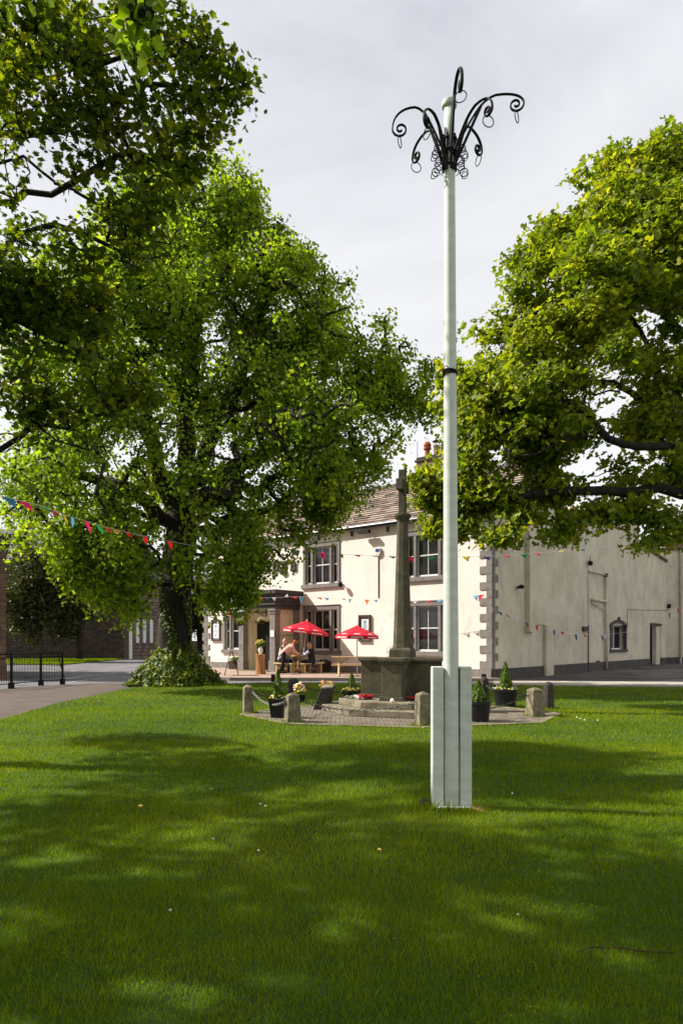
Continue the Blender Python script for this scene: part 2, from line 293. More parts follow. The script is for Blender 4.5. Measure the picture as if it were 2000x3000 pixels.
def raw_mesh(name, V, F, tint=None, smooth=False):
    me = bpy.data.meshes.new(name); nv = len(V); nf, m = F.shape
    me.vertices.add(nv); me.vertices.foreach_set('co', V.astype(np.float32).ravel())
    me.loops.add(nf*m); me.loops.foreach_set('vertex_index', F.astype(np.int32).ravel())
    me.polygons.add(nf); me.polygons.foreach_set('loop_start', np.arange(0, nf*m, m, dtype=np.int32))
    if smooth: me.polygons.foreach_set('use_smooth', np.ones(nf, bool))
    if tint is not None:
        a = me.attributes.new('tint', 'FLOAT', 'POINT'); a.data.foreach_set('value', tint.astype(np.float32))
    me.update(calc_edges=True); return me
def leaf_mesh(name, pts, nrm, size, tmpl, tint, mat, parent=None, droop=None):
    N = len(pts); tv, tf = tmpl
    if tf.shape[1] == 4 and (tf[:, 2] == tf[:, 3]).any():
        t = []
        for q in tf:
            t.append(q[:3])
            if q[2] != q[3]: t.append((q[0], q[2], q[3]))
        tf = np.array(t)
    n = nrm/np.linalg.norm(nrm, axis=1, keepdims=True)
    ref = RNG.normal(size=(N, 3)) if droop is None else droop
    y = ref - n*np.sum(ref*n, axis=1, keepdims=True); y /= np.linalg.norm(y, axis=1, keepdims=True)+1e-9
    x = np.cross(y, n)
    V = pts[:, None, :] + size[:, None, None]*(tv[None, :, 0:1]*x[:, None, :] + tv[None, :, 1:2]*y[:, None, :] + tv[None, :, 2:3]*n[:, None, :])
    k = len(tv); F = (tf[None] + (np.arange(N)*k)[:, None, None]).reshape(-1, 3)
    me = raw_mesh(name, V.reshape(-1, 3), F, np.repeat(tint, k))
    return link_mesh(name, me, mat, parent)
def seg_tubes(A, B, ra, rb, seg=6):
    d = B-A; L = np.linalg.norm(d, axis=1, keepdims=True)+1e-9; d = d/L
    ref = np.where(np.abs(d[:, 2:3]) > .9, np.array([[1., 0, 0]]), np.array([[0, 0, 1.]])); a = np.cross(d, ref); a /= np.linalg.norm(a, axis=1, keepdims=True); c = np.cross(d, a)
    th = np.arange(seg)*2*np.pi/seg; rg = np.cos(th)[None, :, None]*a[:, None, :]+np.sin(th)[None, :, None]*c[:, None, :]
    V = np.concatenate([A[:, None]-d[:, None]*.15*ra[:, None, None]+rg*ra[:, None, None], B[:, None]+d[:, None]*.15*rb[:, None, None]+rg*rb[:, None, None]], axis=1)
    N = len(A); i = np.arange(seg); f = np.stack([i, (i+1) % seg, (i+1) % seg+seg, i+seg], axis=1)
    F = (f[None]+(np.arange(N)*2*seg)[:, None, None]).reshape(-1, 4)
    return V.reshape(-1, 3), F
def sample_lobes(lobes, n, shell=.5):
    w = np.array([l[3]**2.4*(l[4] if len(l) > 4 else 1) for l in lobes]); w = w/w.sum(); idx = RNG.choice(len(lobes), n, p=w)
    d = RNG.normal(size=(n, 3)); d /= np.linalg.norm(d, axis=1, keepdims=True); r = RNG.random(n)**(1/3); r = np.where(RNG.random(n) < shell, .75+.25*RNG.random(n), r)
    L = np.array([l[:4] for l in lobes])[idx]; return L[:, :3]+d*(r*L[:, 3])[:, None]*np.array([1, 1, .92])
def grow(limbs, tips, Rbase, rtip, seglen=.45, wig=.12, power=.55, centre=None):
    nodes = []; par = []
    for li, pl in enumerate(limbs):
        pl = [np.array(p, float) for p in pl]
        if li == 0: nodes.append(pl[0]); par.append(-1); last = 0
        else:
            NA = np.array(nodes); last = int(np.argmin(np.linalg.norm(NA-pl[0], axis=1)))
        st = nodes[last]; pts = [st]+(pl[1:] if li == 0 else pl)
        for a, b in zip(pts[:-1], pts[1:]):
            L = np.linalg.norm(b-a); k = max(1, int(L/seglen))
            for j in range(1, k+1):
                q = a+(b-a)*j/k + (RNG.normal(size=3)*wig*.35 if j < k else 0)
                nodes.append(q); par.append(last); last = len(nodes)-1
    nt0 = len(nodes); NA = np.zeros((60000, 3)); NA[:nt0] = nodes; n = nt0; par = par[:]
    dist0 = np.min(np.linalg.norm(tips[:, None]-NA[None, :nt0], axis=2), axis=1); order = np.argsort(dist0)
    base = np.array(limbs[0][0], float); tipn = []
    for ti in order:
        t = tips[ti]; D = NA[:n]-t; dd = np.linalg.norm(D, axis=1)
        dn = np.linalg.norm(NA[:n]-base, axis=1); dt = np.linalg.norm(t-base)
        cost = dd + .6*np.maximum(0, dn-dt) ; cost = cost + (dd < .12)*5
        cost[0:2] += 50
        j = int(np.argmin(cost)); a = NA[j].copy(); b = t; L = np.linalg.norm(b-a); k = max(1, int(math.ceil(L/seglen))); last = j
        off = RNG.normal(size=3)*wig*L*.5; off[2] += .12*L
        for q in range(1, k+1):
            f = q/k; pt = a+(b-a)*f+off*math.sin(math.pi*f)+(RNG.normal(size=3)*wig*.3 if q < k else 0)
            NA[n] = pt; par.append(last); last = n; n += 1
        tipn.append(last)
    NA = NA[:n]; par = np.array(par); cnt = np.zeros(n)
    cnt[tipn] += 1
    for i in range(n-1, 0, -1):
        if cnt[i] == 0: cnt[i] = .5
        cnt[par[i]] += cnt[i]
    rad = rtip+(Rbase-rtip)*(cnt/cnt[0])**power
    return NA, par, rad, np.array(tipn)
def wood_mesh(name, NA, par, rad, mat, parent, flare=1.7, seg=7, zbase=0):
    i = np.arange(1, len(NA)); A = NA[par[i]]; B = NA[i]; ra = np.minimum(rad[par[i]], rad[i]*1.6); rb = rad[i].copy()
    root = par[i] == 0; ra[root] = rad[0]
    V, F = seg_tubes(A, B, ra, rb, seg)
    me = raw_mesh(name, V, F, smooth=True); return link_mesh(name, me, mat, parent)
def spray(NA, par, tipn, nper, spread, flat, size, szv, up=1.0, rnd=.6, droop=0, outw=0.0, centre=None, clumptint=.25, tintbase=.45, back=.4):
    T = NA[tipn]; Pn = NA[par[tipn]]; N = len(T)*nper
    Tr = np.repeat(T, nper, 0); Pr = np.repeat(Pn, nper, 0); f = RNG.random((N, 1))*back
    g = np.clip(RNG.normal(size=(N, 3)), -1.7, 1.7)*spread*np.array([1, 1, flat]); pts = Tr+(Pr-Tr)*f+g; pts[:, 2] -= droop*np.abs(RNG.normal(size=N))
    nr = np.zeros((N, 3)); nr[:, 2] = up; nr += RNG.normal(size=(N, 3))*rnd
    if outw and centre is not None:
        o = Tr-np.array(centre); o /= np.linalg.norm(o, axis=1, keepdims=True); nr += o*outw
    ct = np.repeat(RNG.normal(size=len(T))*clumptint, nper)
    tint = np.clip(tintbase+ct+RNG.normal(size=N)*.2, 0, 1)
    sz = size*(1+RNG.normal(size=N)*szv).clip(.4, 1.8)
    return pts, nr, sz, tint
def lobe(px, py, Y, rpx, wgt=1): p = P(px, py, Y); return (p.x, p.y, p.z, rpx/FPX*Y, wgt)
# ================================================================ SETTING
def sheet(name, poly, z, mat, thick=.0, kind='structure', side=None):
    mb = MB(); mb.prism([(p[0], p[1]) for p in poly], z-max(thick, .02), z)
    return tag(mb.build(name, mat), kind=kind)
sheet('ground', [(-900, -300), (900, -300), (900, 1500), (-900, 1500)], -.05, M['farground'], .3)
sheet('road', [(-70, 15), (60, 15), (60, 64), (-70, 64)], 0, M['asphalt'])
lawn_px = [(-60, 2136), (0, 2109), (50, 2095), (100, 2080), (150, 2066), (200, 2053), (300, 2033), (370, 2018), (450, 2010), (620, 2004), (800, 2001), (1060, 2003), (1300, 2006), (1440, 2008), (1700, 2011), (2000, 2014), (2500, 2018)]
lawn_poly = [G(x, y, .03) for x, y in lawn_px]; lawn_poly = [(-14, -14), (-9, 4)] + [(p.x, p.y) for p in lawn_poly] + [(24, -14)]
lawn_poly = lawn_poly[::-1]
sheet('lawn', lawn_poly, .03, M['soil'], .06)
# brown tarmac footpath between the railing and the lawn
pth = [G(x, y) for x, y in [(-500, 2200), (-500, 2045), (-100, 2030), (60, 2015), (190, 2008), (300, 2004), (420, 2003), (440, 2018), (370, 2024), (200, 2060), (0, 2118), (-200, 2190)]]
sheet('footpath', [(p.x, p.y) for p in pth][::-1], .012, M['path'])
# ---------------------------------------------------------------- pub frames
C0 = G(1440, 1995); FD = (-.7746, .6323, 0); FE = (.6323, .7746, 0)
FA = Frame(C0, FD, (-.6323, -.7746, 0)); SI = Frame(C0, FE, (.7746, -.6323, 0))
TL = 16.9                                    # length of the front
# terrace in front of the pub, with its kerb
te = [FA.p(-.35, 0, .02), Vector((5.9, 25.75, 0)), Vector((2, 25.9, 0)), Vector((-4.2, 26.25, 0)), Vector((-8.2, 28.2, 0)), FA.p(TL+1.2, 0, 2.2), FA.p(TL+.6, 0, .02)]
te = [(p.x, p.y) for p in te]
sheet('terrace', te[::-1], .12, M['terrace'], .14)
mb = MB()
for a, b in zip(te[1:-2], te[2:-1]):
    a, b = Vector((*a, 0)), Vector((*b, 0)); d = (b-a); L = d.length; d.normalize(); k = int(L/.9)+1
    fr = Frame(a, d, (-d.y, d.x, 0) if (-d.y) * 0 + d.x < 0 else (d.y, -d.x, 0))
    for i in range(k): fr.box(mb, L*i/k+.006, L*(i+1)/k-.006, -.02, .128, 0.0, .14)
tag(mb.build('kerb', M['kerb'], bevel=.012), kind='structure')
# pale strip and forecourt at the right
st = [G(1445, 1996), G(1445, 2006), G(2600, 2016), G(2600, 2000)]
sheet('pavement', [(p.x, p.y) for p in st], .016, M['concrete'])
fc = [SI.p(.05, 0, .01), (Vector((6.2, 25.7, 0))), Vector((26, 25.2, 0)), Vector((30, 50, 0)), SI.p(28, 0, .01)]
sheet('forecourt', [(p.x, p.y) for p in fc], .008, M['fore'])
# verge and far side of the road
vg = [G(-400, 1942), G(15, 1948), G(170, 1950), G(360, 1933), G(360, 1927), G(-400, 1927)]
sheet('verge', [(p.x, p.y) for p in vg], .06, M['grass'] if False else M['farground'], .08)
vg2 = [G(470, 1916), G(615, 1917), G(640, 1908), G(470, 1908)]
sheet('verge', [(p.x, p.y) for p in vg2], .06, M['farground'], .08)
def dash(a, b, wd):
    a, b = G(*a), G(*b); d = (b-a).normalized(); n = Vector((-d.y, d.x, 0))*wd/2; mb = MB()
    mb.add([a-n+Vector((0, 0, .004)), b-n+Vector((0, 0, .004)), b+n+Vector((0, 0, .004)), a+n+Vector((0, 0, .004))], [(0, 1, 2, 3)])
    return mb.build('road_line', M['linepaint'])
for a, b, wd in [((205, 1999), (258, 1992), .14), ((268, 1991), (305, 1988), .13), ((190, 1989), (240, 1982), .16), ((244, 1981.6), (300, 1977), .16), ((305, 1976.4), (345, 1973.6), .16), ((350, 1973.2), (395, 1970.5), .16), ((55, 2004), (110, 1997), .12), ((180, 2002), (205, 2001.5), .2), ((205, 1967), (228, 1965.5), .15)]:
    tag(dash(a, b, wd), kind='structure')
# ================================================================ PUB
pub = thing('pub', 'long cream rendered pub with grey quoins, red-brown tiled roof and pillared porch', 'building', FA.p(TL/2, 0, -3))
EAVE = 6.55; PL = .43; RM = 4.4; RZ = 9.27   # eaves, plinth top, ridge depth, ridge height
wins = []                                    # outer t0,t1, z0(sill top), z1
for t0, t1 in ((1.75, 4.02), (7.49, 9.72), (13.15, 15.4)):
    wins.append((t0, t1, 1.10, 3.16)); wins.append((t0, t1, 4.17, 6.08))
WD = 7
wins.append((11.35, 12.35, 4.6, 5.9)) if False else None
def holed_wall(fr, u0, u1, z0, z1, holes, mat, name, parent, depth=.3):
    us = sorted({u0, u1, *[h[0] for h in holes], *[h[1] for h in holes]}); zs = sorted({z0, z1, *[h[2] for h in holes], *[h[3] for h in holes]}); mb = MB()
    ins = lambda u, z: any(h[0] < u < h[1] and h[2] < z < h[3] for h in holes)
    for a, b in zip(us[:-1], us[1:]):
        for c, d in zip(zs[:-1], zs[1:]):
            if not ins((a+b)/2, (c+d)/2): fr_pts = [fr.p(a, c), fr.p(b, c), fr.p(b, d), fr.p(a, d)]; mb.add(fr_pts, [(0, 1, 2, 3)])
    for h in holes:
        a, b, c, d = h; q = [fr.p(a, c), fr.p(b, c), fr.p(b, d), fr.p(a, d)]; r = [fr.p(a, c, -depth), fr.p(b, c, -depth), fr.p(b, d, -depth), fr.p(a, d, -depth)]
        mb.add(q+r, [(0, 1, 5, 4), (1, 2, 6, 5), (2, 3, 7, 6), (3, 0, 4, 7)])
    return mb.build(name, mat, parent)
holed_wall(FA, 0, TL, 0, EAVE, wins, M['render'], 'front_wall', pub)
# hidden back room faces behind the windows
def window(fr, w, parent, upper, k):
    t0, t1, z0, z1 = w; mb = MB(); jw = .15; W = t1-t0
    fr.box(mb, t0, t1, z1-.2, z1, -.27, .045); fr.box(mb, t0, t0+jw, z0, z1-.2, -.27, .045); fr.box(mb, t1-jw, t1, z0, z1-.2, -.27, .045)
    fr.box(mb, t0-.015, t1+.015, z1-.004, z1+.035, -.2, .075)
    wo = mb.build('window', M['grey'], parent, bevel=.008)
    m1 = t0+jw+.40; m2 = t1-jw-.40; mw = .13
    for m in (m1, m2):
        mb = MB(); fr.box(mb, m-mw/2, m+mw/2, z0, z1-.2, -.24, .035); mb.build('mullion', M['grey'], wo, bevel=.008)
    mb = MB(); fr.box(mb, t0-.09, t1+.09, z0-.19, z0-.002, -.27, .1); s = mb.build('sill', M['grey'], wo, bevel=.012)
    lights = [(t0+jw, m1-mw/2, 0), (m1+mw/2, m2-mw/2, 1), (m2+mw/2, t1-jw, 0)]; mb = MB(); zt = z1-.2; zm = (z0+zt)/2+.02
    g = MB(); cur = MB()
    for a, b, c in lights:
        f = .05 if c else .035; o0, o1 = -.13, -.08
        fr.box(mb, a, a+f, z0, zt, o0, o1); fr.box(mb, b-f, b, z0, zt, o0, o1); fr.box(mb, a+f, b-f, z0, z0+.075, o0, o1+.015); fr.box(mb, a+f, b-f, zt-f, zt, o0, o1)
        fr.box(mb, a+f, b-f, zm-.025, zm+.025, o0, o1+.01)
        if c:
            cc = (a+b)/2; fr.box(mb, cc-.014, cc+.014, z0+.075, zm-.025, o0+.01, o1); fr.box(mb, cc-.014, cc+.014, zm+.025, zt-f, o0+.01, o1)
        fr.box(g, a+.01, b-.01, z0+.01, zt-.01, -.12, -.11)
    mb.build('sash', M['white'], wo, bevel=.004); g.build('glass', M['glass'], wo)
    return wo
for i, w_ in enumerate(wins): window(FA, w_, pub, i % 2, i)
# plinth of the front
mb = MB(); FA.box(mb, 0.0, TL, 0, PL, -.05, .045); mb.build('plinth', M['grey'], pub, bevel=.01)
# corner quoins, alternating long and short on the two faces
mb = MB(); z = PL+.012; i = 0
while z < EAVE-.45:
    a, b = (.5, .24) if i % 2 == 0 else (.22, .5); h = .305
    mb_ = MB(); FA.box(mb, -.03, a, z, z+h-.006, -.1, .032); SI.box(mb, .03, b, z, z+h-.006, -.1, .03)
    z += h; i += 1
mb.build('quoins', M['grey'], pub, bevel=.008)
mb = MB(); z = PL+.012; i = 0
while z < EAVE-.45:
    a = .42 if i % 2 == 0 else .22; FA.box(mb, TL-a, TL+(.16 if i % 2 == 0 else .04), z, z+.295, -.3, .03); z += .305; i += 1
mb.build('quoins', M['grey'], pub, bevel=.008)
# gable end and rear wing (side wall), profile in s, z
def s_at(px): return SI.upx(px)
def z_at(px, py): return SI.zpx(px, py)
prof = [(0, 0), (0, EAVE), (RM, RZ-.02), (8.1, 7.0), (s_at(1722), z_at(1722, 1500)), (s_at(1744), z_at(1744, 1480)), (s_at(1760), z_at(1760, 1492)), (s_at(1762), z_at(1762, 1470)), (s_at(1872), z_at(1872, 1470)), (s_at(1873), z_at(1873, 1590)), (s_at(1884), z_at(1884, 1597)), (s_at(1951), z_at(1951, 1643)), (s_at(1951), 0)]
ds0, ds1 = s_at(1903), s_at(1935); dz = 2.55
aw = (s_at(1786), s_at(1833), z_at(1810, 1903), z_at(1810, 1832))
mb = MB()
bs = sorted({p[0] for p in prof} | {ds0, ds1, aw[0], aw[1]})
def top_at(s, side):                         # wall head height just left/right of s
    for (a, za), (b, zb) in zip(prof[1:-2], prof[2:-1]):
        if b-a < 1e-4: continue
        if (a <= s < b and side > 0) or (a < s <= b and side < 0): return za+(zb-za)*(s-a)/(b-a)
    return prof[-2][1]
for a, b in zip(bs[:-1], bs[1:]):
    if b-a < 1e-4: continue
    za, zb = top_at(a, 1), top_at(b, -1); mid = (a+b)/2
    segs = [(0, None)]
    if ds0 < mid < ds1: segs = [(dz, None)]
    if aw[0] < mid < aw[1]: segs = [(0, aw[2]), (aw[3], None)]
    for z0, z1 in segs:
        mb.add([SI.p(a, z0), SI.p(b, z0), SI.p(b, zb if z1 is None else z1), SI.p(a, za if z1 is None else z1)], [(0, 1, 2, 3)])
for h in ((ds0, ds1, 0, dz), (aw[0], aw[1], aw[2], aw[3])):
    a, b, c, d = h; q = [SI.p(a, c), SI.p(b, c), SI.p(b, d), SI.p(a, d)]; r = [SI.p(a, c, -.35), SI.p(b, c, -.35), SI.p(b, d, -.35), SI.p(a, d, -.35)]
    mb.add(q+r, [(0, 1, 5, 4), (1, 2, 6, 5), (2, 3, 7, 6), (3, 0, 4, 7)])
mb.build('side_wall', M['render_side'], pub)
# roofs and back closing volumes
mb = MB()
for (a, za), (b, zb) in zip(prof[1:-2], prof[2:-1]):
    if b-a < 1e-4: continue
    D = TL if b < 9 else 9
    mb.add([SI.p(a, za-.01), SI.p(b, zb-.01), SI.p(b, zb-.01, -D), SI.p(a, za-.01, -D)], [(0, 1, 2, 3)])
q = [FA.p(TL, 0), FA.p(TL, EAVE), FA.p(TL, RZ, -RM), FA.p(TL, EAVE, -2*RM), FA.p(TL, 0, -2*RM)]; mb.add(q, [(0, 1, 2, 3, 4)])
q = [FA.p(0, 0, -8.8), FA.p(0, 8, -8.8), FA.p(TL, 6.5, -8.8), FA.p(TL, 0, -8.8)]; mb.add(q, [(0, 1, 2, 3)])
mb.build('rear_structure', M['render_side'], pub)
mb = MB(); FA.box(mb, .2, TL-.2, .2, EAVE-.1, -3, -.9); mb.build('room', M['interior'], pub)
mb = MB(); SI.box(mb, aw[0]+.02, aw[1]-.02, aw[2]+.02, aw[3]-.02, -.5, -.4); mb.build('dark_opening', M['interior'], pub); mb = MB(); SI.box(mb, ds0+.02, ds1-.02, .02, dz-.02, -.5, -.4); mb.build('dark_opening', M['interior'], pub)
# roof of real overlapping tile courses
rd = Vector((0, 0, 0)) + (-FA.n)*RM + Vector((0, 0, RZ-EAVE)); rl = rd.length; rdn = rd.normalized(); rn = FA.u.cross(rdn); rn = rn if rn.z > 0 else -rn
mb = MB(); ncr = 19; ch = (rl+.25)/ncr; rnd = random.Random(3)
for r in range(ncr):
    x = -.28+(.22 if r % 2 else 0)+rnd.uniform(-.05, .05); base = FA.p(0, EAVE+.04) - rdn*.25
    while x < TL+.15:
        wdt = rnd.uniform(.34, .52); l0 = r*ch; lift = .045+rnd.uniform(0, .014); tn = rnd.random()
        a = base + FA.u*(x+.005) + rdn*l0 + rn*lift; b = base + FA.u*(x+wdt-.006) + rdn*l0 + rn*(lift+rnd.uniform(-.006, .006)); c = base + FA.u*(x+wdt-.006) + rdn*(l0+ch*1.15) + rn*.004; d = base + FA.u*(x+.005) + rdn*(l0+ch*1.15) + rn*.004
        th = rn*.034; mb.hexa([a-th, b-th, c-th*.6, d-th*.6, a, b, c, d], tn); x += wdt
mb.add([FA.p(-.2, EAVE)-rdn*.2, FA.p(TL+.1, EAVE)-rdn*.2, FA.p(TL+.1, RZ-.05, -RM), FA.p(-.2, RZ-.05, -RM)], [(0, 1, 2, 3)], .2)
mb.build('roof', M['tile'], pub, tint=True)
mb = MB(); k = 36
for i in range(k): FA.box(mb, -.2+i*(TL+.3)/k+.004, -.2+(i+1)*(TL+.3)/k-.004, RZ+.0, RZ+.14, -RM-.14, -RM+.14, rnd.random())
mb.build('ridge_tiles', M['slate'], pub, tint=True, bevel=.03)
mb = MB(); mb.tube([FA.p(-.2, EAVE-.02, .22), FA.p(TL+.1, EAVE-.02, .22)], .07, 8); g_ = mb.build('gutter', M['gutter'], pub)
mb = MB(); FA.box(mb, -.1, TL, EAVE-.14, EAVE-.1, .03, .2); mb.build('soffit_board', M['lead'], pub)
for i in range(9):
    mb = MB(); FA.box(mb, .9+i*1.95, .97+i*1.95, EAVE-.36, EAVE-.1, .005, .1); mb.build('gutter_bracket', M['dkgrey'], pub)
# bargeboard over the gable
mb = MB()
def slope(a, b, th=.12, dp=.1):
    (s0, z0), (s1, z1) = a, b; mb = MB(); mb.hexa([SI.p(s0, z0-th, -.02), SI.p(s1, z1-th, -.02), SI.p(s1, z1-th, dp), SI.p(s0, z0-th, dp), SI.p(s0, z0+.05, -.02), SI.p(s1, z1+.05, -.02), SI.p(s1, z1+.05, dp), SI.p(s0, z0+.05, dp)]); mb.build('bargeboard', M['dkgrey'], pub)
slope((-.25, EAVE-.12), (RM, RZ)); slope((RM, RZ), (8.1, 7.05)); slope(prof[9][:2], prof[11][:2]); slope(prof[4], prof[5]); slope(prof[5], prof[6])
mb = MB(); SI.box(mb, 0.0, ds0, 0, .44, -.05, .05); mb.build('plinth', M['dkgrey'], pub, bevel=.01); mb = MB(); SI.box(mb, ds1, s_at(1951), 0, .44, -.05, .05); mb.build('plinth', M['dkgrey'], pub, bevel=.01)
# chimneys
def chimney(fr, u, o, w_, d_, z0, z1, pots, potc):
    mb = MB(); fr.box(mb, u-w_/2, u+w_/2, z0, z1, o-d_/2, o+d_/2); c = mb.build('chimney', M['chimbrick'], pub)
    mb = MB(); fr.box(mb, u-w_/2-.08, u+w_/2+.08, z1, z1+.12, o-d_/2-.08, o+d_/2+.08); fr.box(mb, u-w_/2-.02, u+w_/2+.02, z1+.12, z1+.24, o-d_/2-.02, o+d_/2+.02); mb.build('chimney_cap', M['dkstone'], c, bevel=.02)
    for (du, cowl) in pots:
        p = fr.p(u+du, z1+.2, o); mb = MB(); mb.lathe([(.15, 0), (.13, .1), (.12, .42), (.19, .46), (.19, .54), (.16, .56), (.16, .60), (.19, .62), (.18, .70), (.1, .82), (.05, .84)] if not cowl else [(.17, 0), (.13, .2), (.15, .5), (.16, .55)], p, 14); pt = mb.build('chimney_pot', M['terracotta'] if not cowl else M['chimbrick'], c, smooth=False)
        if cowl:
            mb = MB()
            for k in range(4): mb.tube([p+Vector((math.cos(k*1.57)*.12, math.sin(k*1.57)*.12, .5)), p+Vector((math.cos(k*1.57)*.12, math.sin(k*1.57)*.12, .75))], .012, 5)
            mb.lathe([(.2, .74), (.2, .76), (.05, .84), (.02, .95)], p, 12); mb.build('cowl', M['iron'], pt)
    return c
chimney(FA, 5.25, -RM, 1.5, .75, 8.9, 10.15, [(.38, 0), (-.12, 1)], None)
mb = MB(); p = FA.p(6.2, 9.2, -RM); mb.tube([p, p+Vector((0, 0, 2.1))], .015, 5); mb.build('aerial_mast', M['iron'], pub)
chimney(SI, RM+.35, -.42, 1.3, .8, 8.9, 10.4, [(.3, 1), (-.3, 1)], None)
# porch ---------------------------------------------------------------
PR = 9.95; PLF = PR+2.48; PO = 1.66
po = [0]
mb = MB()
FA.box(mb, PR+.14, PR+.32, .12, 3.0, 0, PO-.3)             # right side wall
FA.box(mb, PLF-.32, PLF-.14, .12, 3.0, 0, PO-.3)
FA.box(mb, PR+.32, PLF-.32, 2.55, 3.0, PO-.45, PO-.3)      # over the door
FA.box(mb, PR+.32, PR+.62, .12, 2.55, PO-.45, PO-.3); FA.box(mb, PLF-.62, PLF-.32, .12, 2.55, PO-.45, PO-.3)
FA.box(mb, PR+.12, PLF-.12, 3.0, 3.12, 0, PO-.1)
porch = mb.build('porch', M['render_porch'], pub, bevel=.006)
mb = MB()
for a in (PR+.02, PLF-.36):                                # square corner pilasters with base and capital
    FA.box(mb, a, a+.34, .12, 2.96, PO-.34, PO); FA.box(mb, a-.04, a+.38, .12, .62, PO-.38, PO+.04); FA.box(mb, a-.03, a+.37, 2.78, 2.84, PO-.37, PO+.03); FA.box(mb, a-.05, a+.39, 2.9, 3.0, PO-.39, PO+.05)
FA.box(mb, PR+.02, PR+.3, .12, 3.0, 0.01, .32); FA.box(mb, PLF-.3, PLF-.02, .12, 3.0, .01, .32)
mb.build('pilasters', M['grey'], porch, bevel=.008)
mb = MB()
for (e, z0, z1) in ((.02, 3.003, 3.18), (.1, 3.18, 3.26), (.04, 3.26, 3.5), (.12, 3.5, 3.58), (.22, 3.58, 3.68), (.3, 3.68, 3.86)):
    FA.box(mb, PR-e, PLF+e, z0, z1, .06, PO+e)
mb.build('entablature', M['dkgrey'], porch, bevel=.008)
mb = MB(); FA.box(mb, PR+.64, PLF-.64, .13, 2.54, PO-.66, PO-.56); mb.build('doorway', M['interior'], porch)
mb = MB(); FA.box(mb, PR+.58, PR+.66, .12, 2.55, PO-.56, PO-.45); FA.box(mb, PLF-.72, PLF-.62, .12, 2.55, PO-.56, PO-.45); FA.box(mb, PR+.66, PLF-.72, 2.45, 2.55, PO-.56, PO-.45); mb.build('door_reveal', M['render_porch'], porch)
mb = MB(); FA.box(mb, PR+.3, PLF-.3, .1, .16, PO-.5, PO+.25); mb.build('doorstep', M['steps'], porch, bevel=.01)
mb = MB(); FA.box(mb, PR+.115, PR+.141, 1.78, 1.80, .34, PO-.36); FA.box(mb, PR+.1, PR+.141, 2.02, 2.09, .75, .95); mb.build('trim', M['grey'], porch)
mb = MB(); FA.box(mb, PR+.06, PR+.3, 1.72, 2.02, PO+.001, PO+.02); mb.build('door_notice', M['paper'], porch)
# iron sign bracket above the door with a small pale cone near its end
mb = MB(); a = FA.p(PR+1.0, 2.92, PO-.02); mb.tube([FA.p(PR+.85, 3.1, PO-.28), FA.p(PR+.85, 2.7, PO-.28)], .025, 6); mb.tube([FA.p(PR+.85, 2.88, PO-.28), FA.p(PR+2.1, 2.88, PO+.15)], .022, 6); mb.tube([FA.p(PR+.85, 2.66, PO-.28), FA.p(PR+1.3, 2.87, PO-.12)], .014, 6)
br = mb.build('iron_bracket', M['iron'], porch)
mb = MB(); p = FA.p(PR+2.0, 2.9, PO+.12); mb.lathe([(.2, .02), (.19, .06), (.06, .22), (.03, .28)], p, 12); mb.build('pale_cone', M['paper'], br)
# raised lettering beside the porch: the three letters the leaves leave free
def text_obj(name, s, size, fr, u, z, o, mat, parent, ext=.03, thick_off=.0):
    cu = bpy.data.curves.new(name, 'FONT'); cu.body = s; cu.size = size; cu.extrude = ext; cu.align_x = 'LEFT'; cu.offset = thick_off
    t = bpy.data.objects.new(name, cu); COL.objects.link(t); bpy.context.view_layer.update()
    me = bpy.data.meshes.new_from_object(t.evaluated_get(bpy.context.evaluated_depsgraph_get())); bpy.data.objects.remove(t); me.transform(Matrix.Diagonal((.78, 1, 1, 1)))
    xd = -fr.u; zd = Vector((0, 0, 1)); yd = fr.n
    m = Matrix(((xd.x, zd.x, yd.x, 0), (xd.y, zd.y, yd.y, 0), (xd.z, zd.z, yd.z, 0), (0, 0, 0, 1))); m.translation = fr.p(u, z, o); me.transform(m)
    return link_mesh(name, me, mat, parent)
for ch, px in (('o', 800), ('g', 826), ('e', 852)):
    text_obj('sign_letter', ch, 1.02, FA, FA.upx(px), FA.zpx(px, 1673), .05, M['dkgrey'], pub, .03, .012)
# side wall details ----------------------------------------------------
def SU(px): return SI.upx(px)
mb = MB()
SI.box(mb, SU(1537), SU(1558), z_at(1548, 1852), 7.4, 0, .22)     # shallow chimney breast strip
mb.build('wall_projection', M['render_side'], pub, bevel=.01); mb = MB(); SI.box(mb, SU(1590), SU(1612), .0, z_at(1600, 1832), 0, .16); SI.box(mb, SU(1574), SU(1614), z_at(1594, 1832), z_at(1594, 1828), 0, .05)
mb.build('wall_projection', M['render_side'], pub, bevel=.01)
mb = MB()
mb.tube([SI.p(SU(1769), 0.1, .12), SI.p(SU(1769), z_at(1769, 1685), .12)], .075, 10); mb.build('soil_pipe', M['render_side'], pub, smooth=True)
mb = MB(); mb.tube([SI.p(SU(1728), z_at(1728, 1757), .12), SI.p(SU(1770), z_at(1770, 1763), .12)], .07, 10); mb.tube([SI.p(SU(1728), z_at(1728, 1767), .12), SI.p(SU(1748), z_at(1748, 1775), .12), SI.p(SU(1766), z_at(1766, 1788), .12)], .035, 8); mb.build('branch_pipe', M['render_side'], pub, smooth=True)
mb = MB(); mb.lathe([(.09, 0), (.09, .05), (.07, .05), (.07, .09), (.1, .09), (.1, .16)], SI.p(SU(1769), z_at(1769, 1690), .12), 10); mb.build('pipe_cowl', M['iron'], pub)
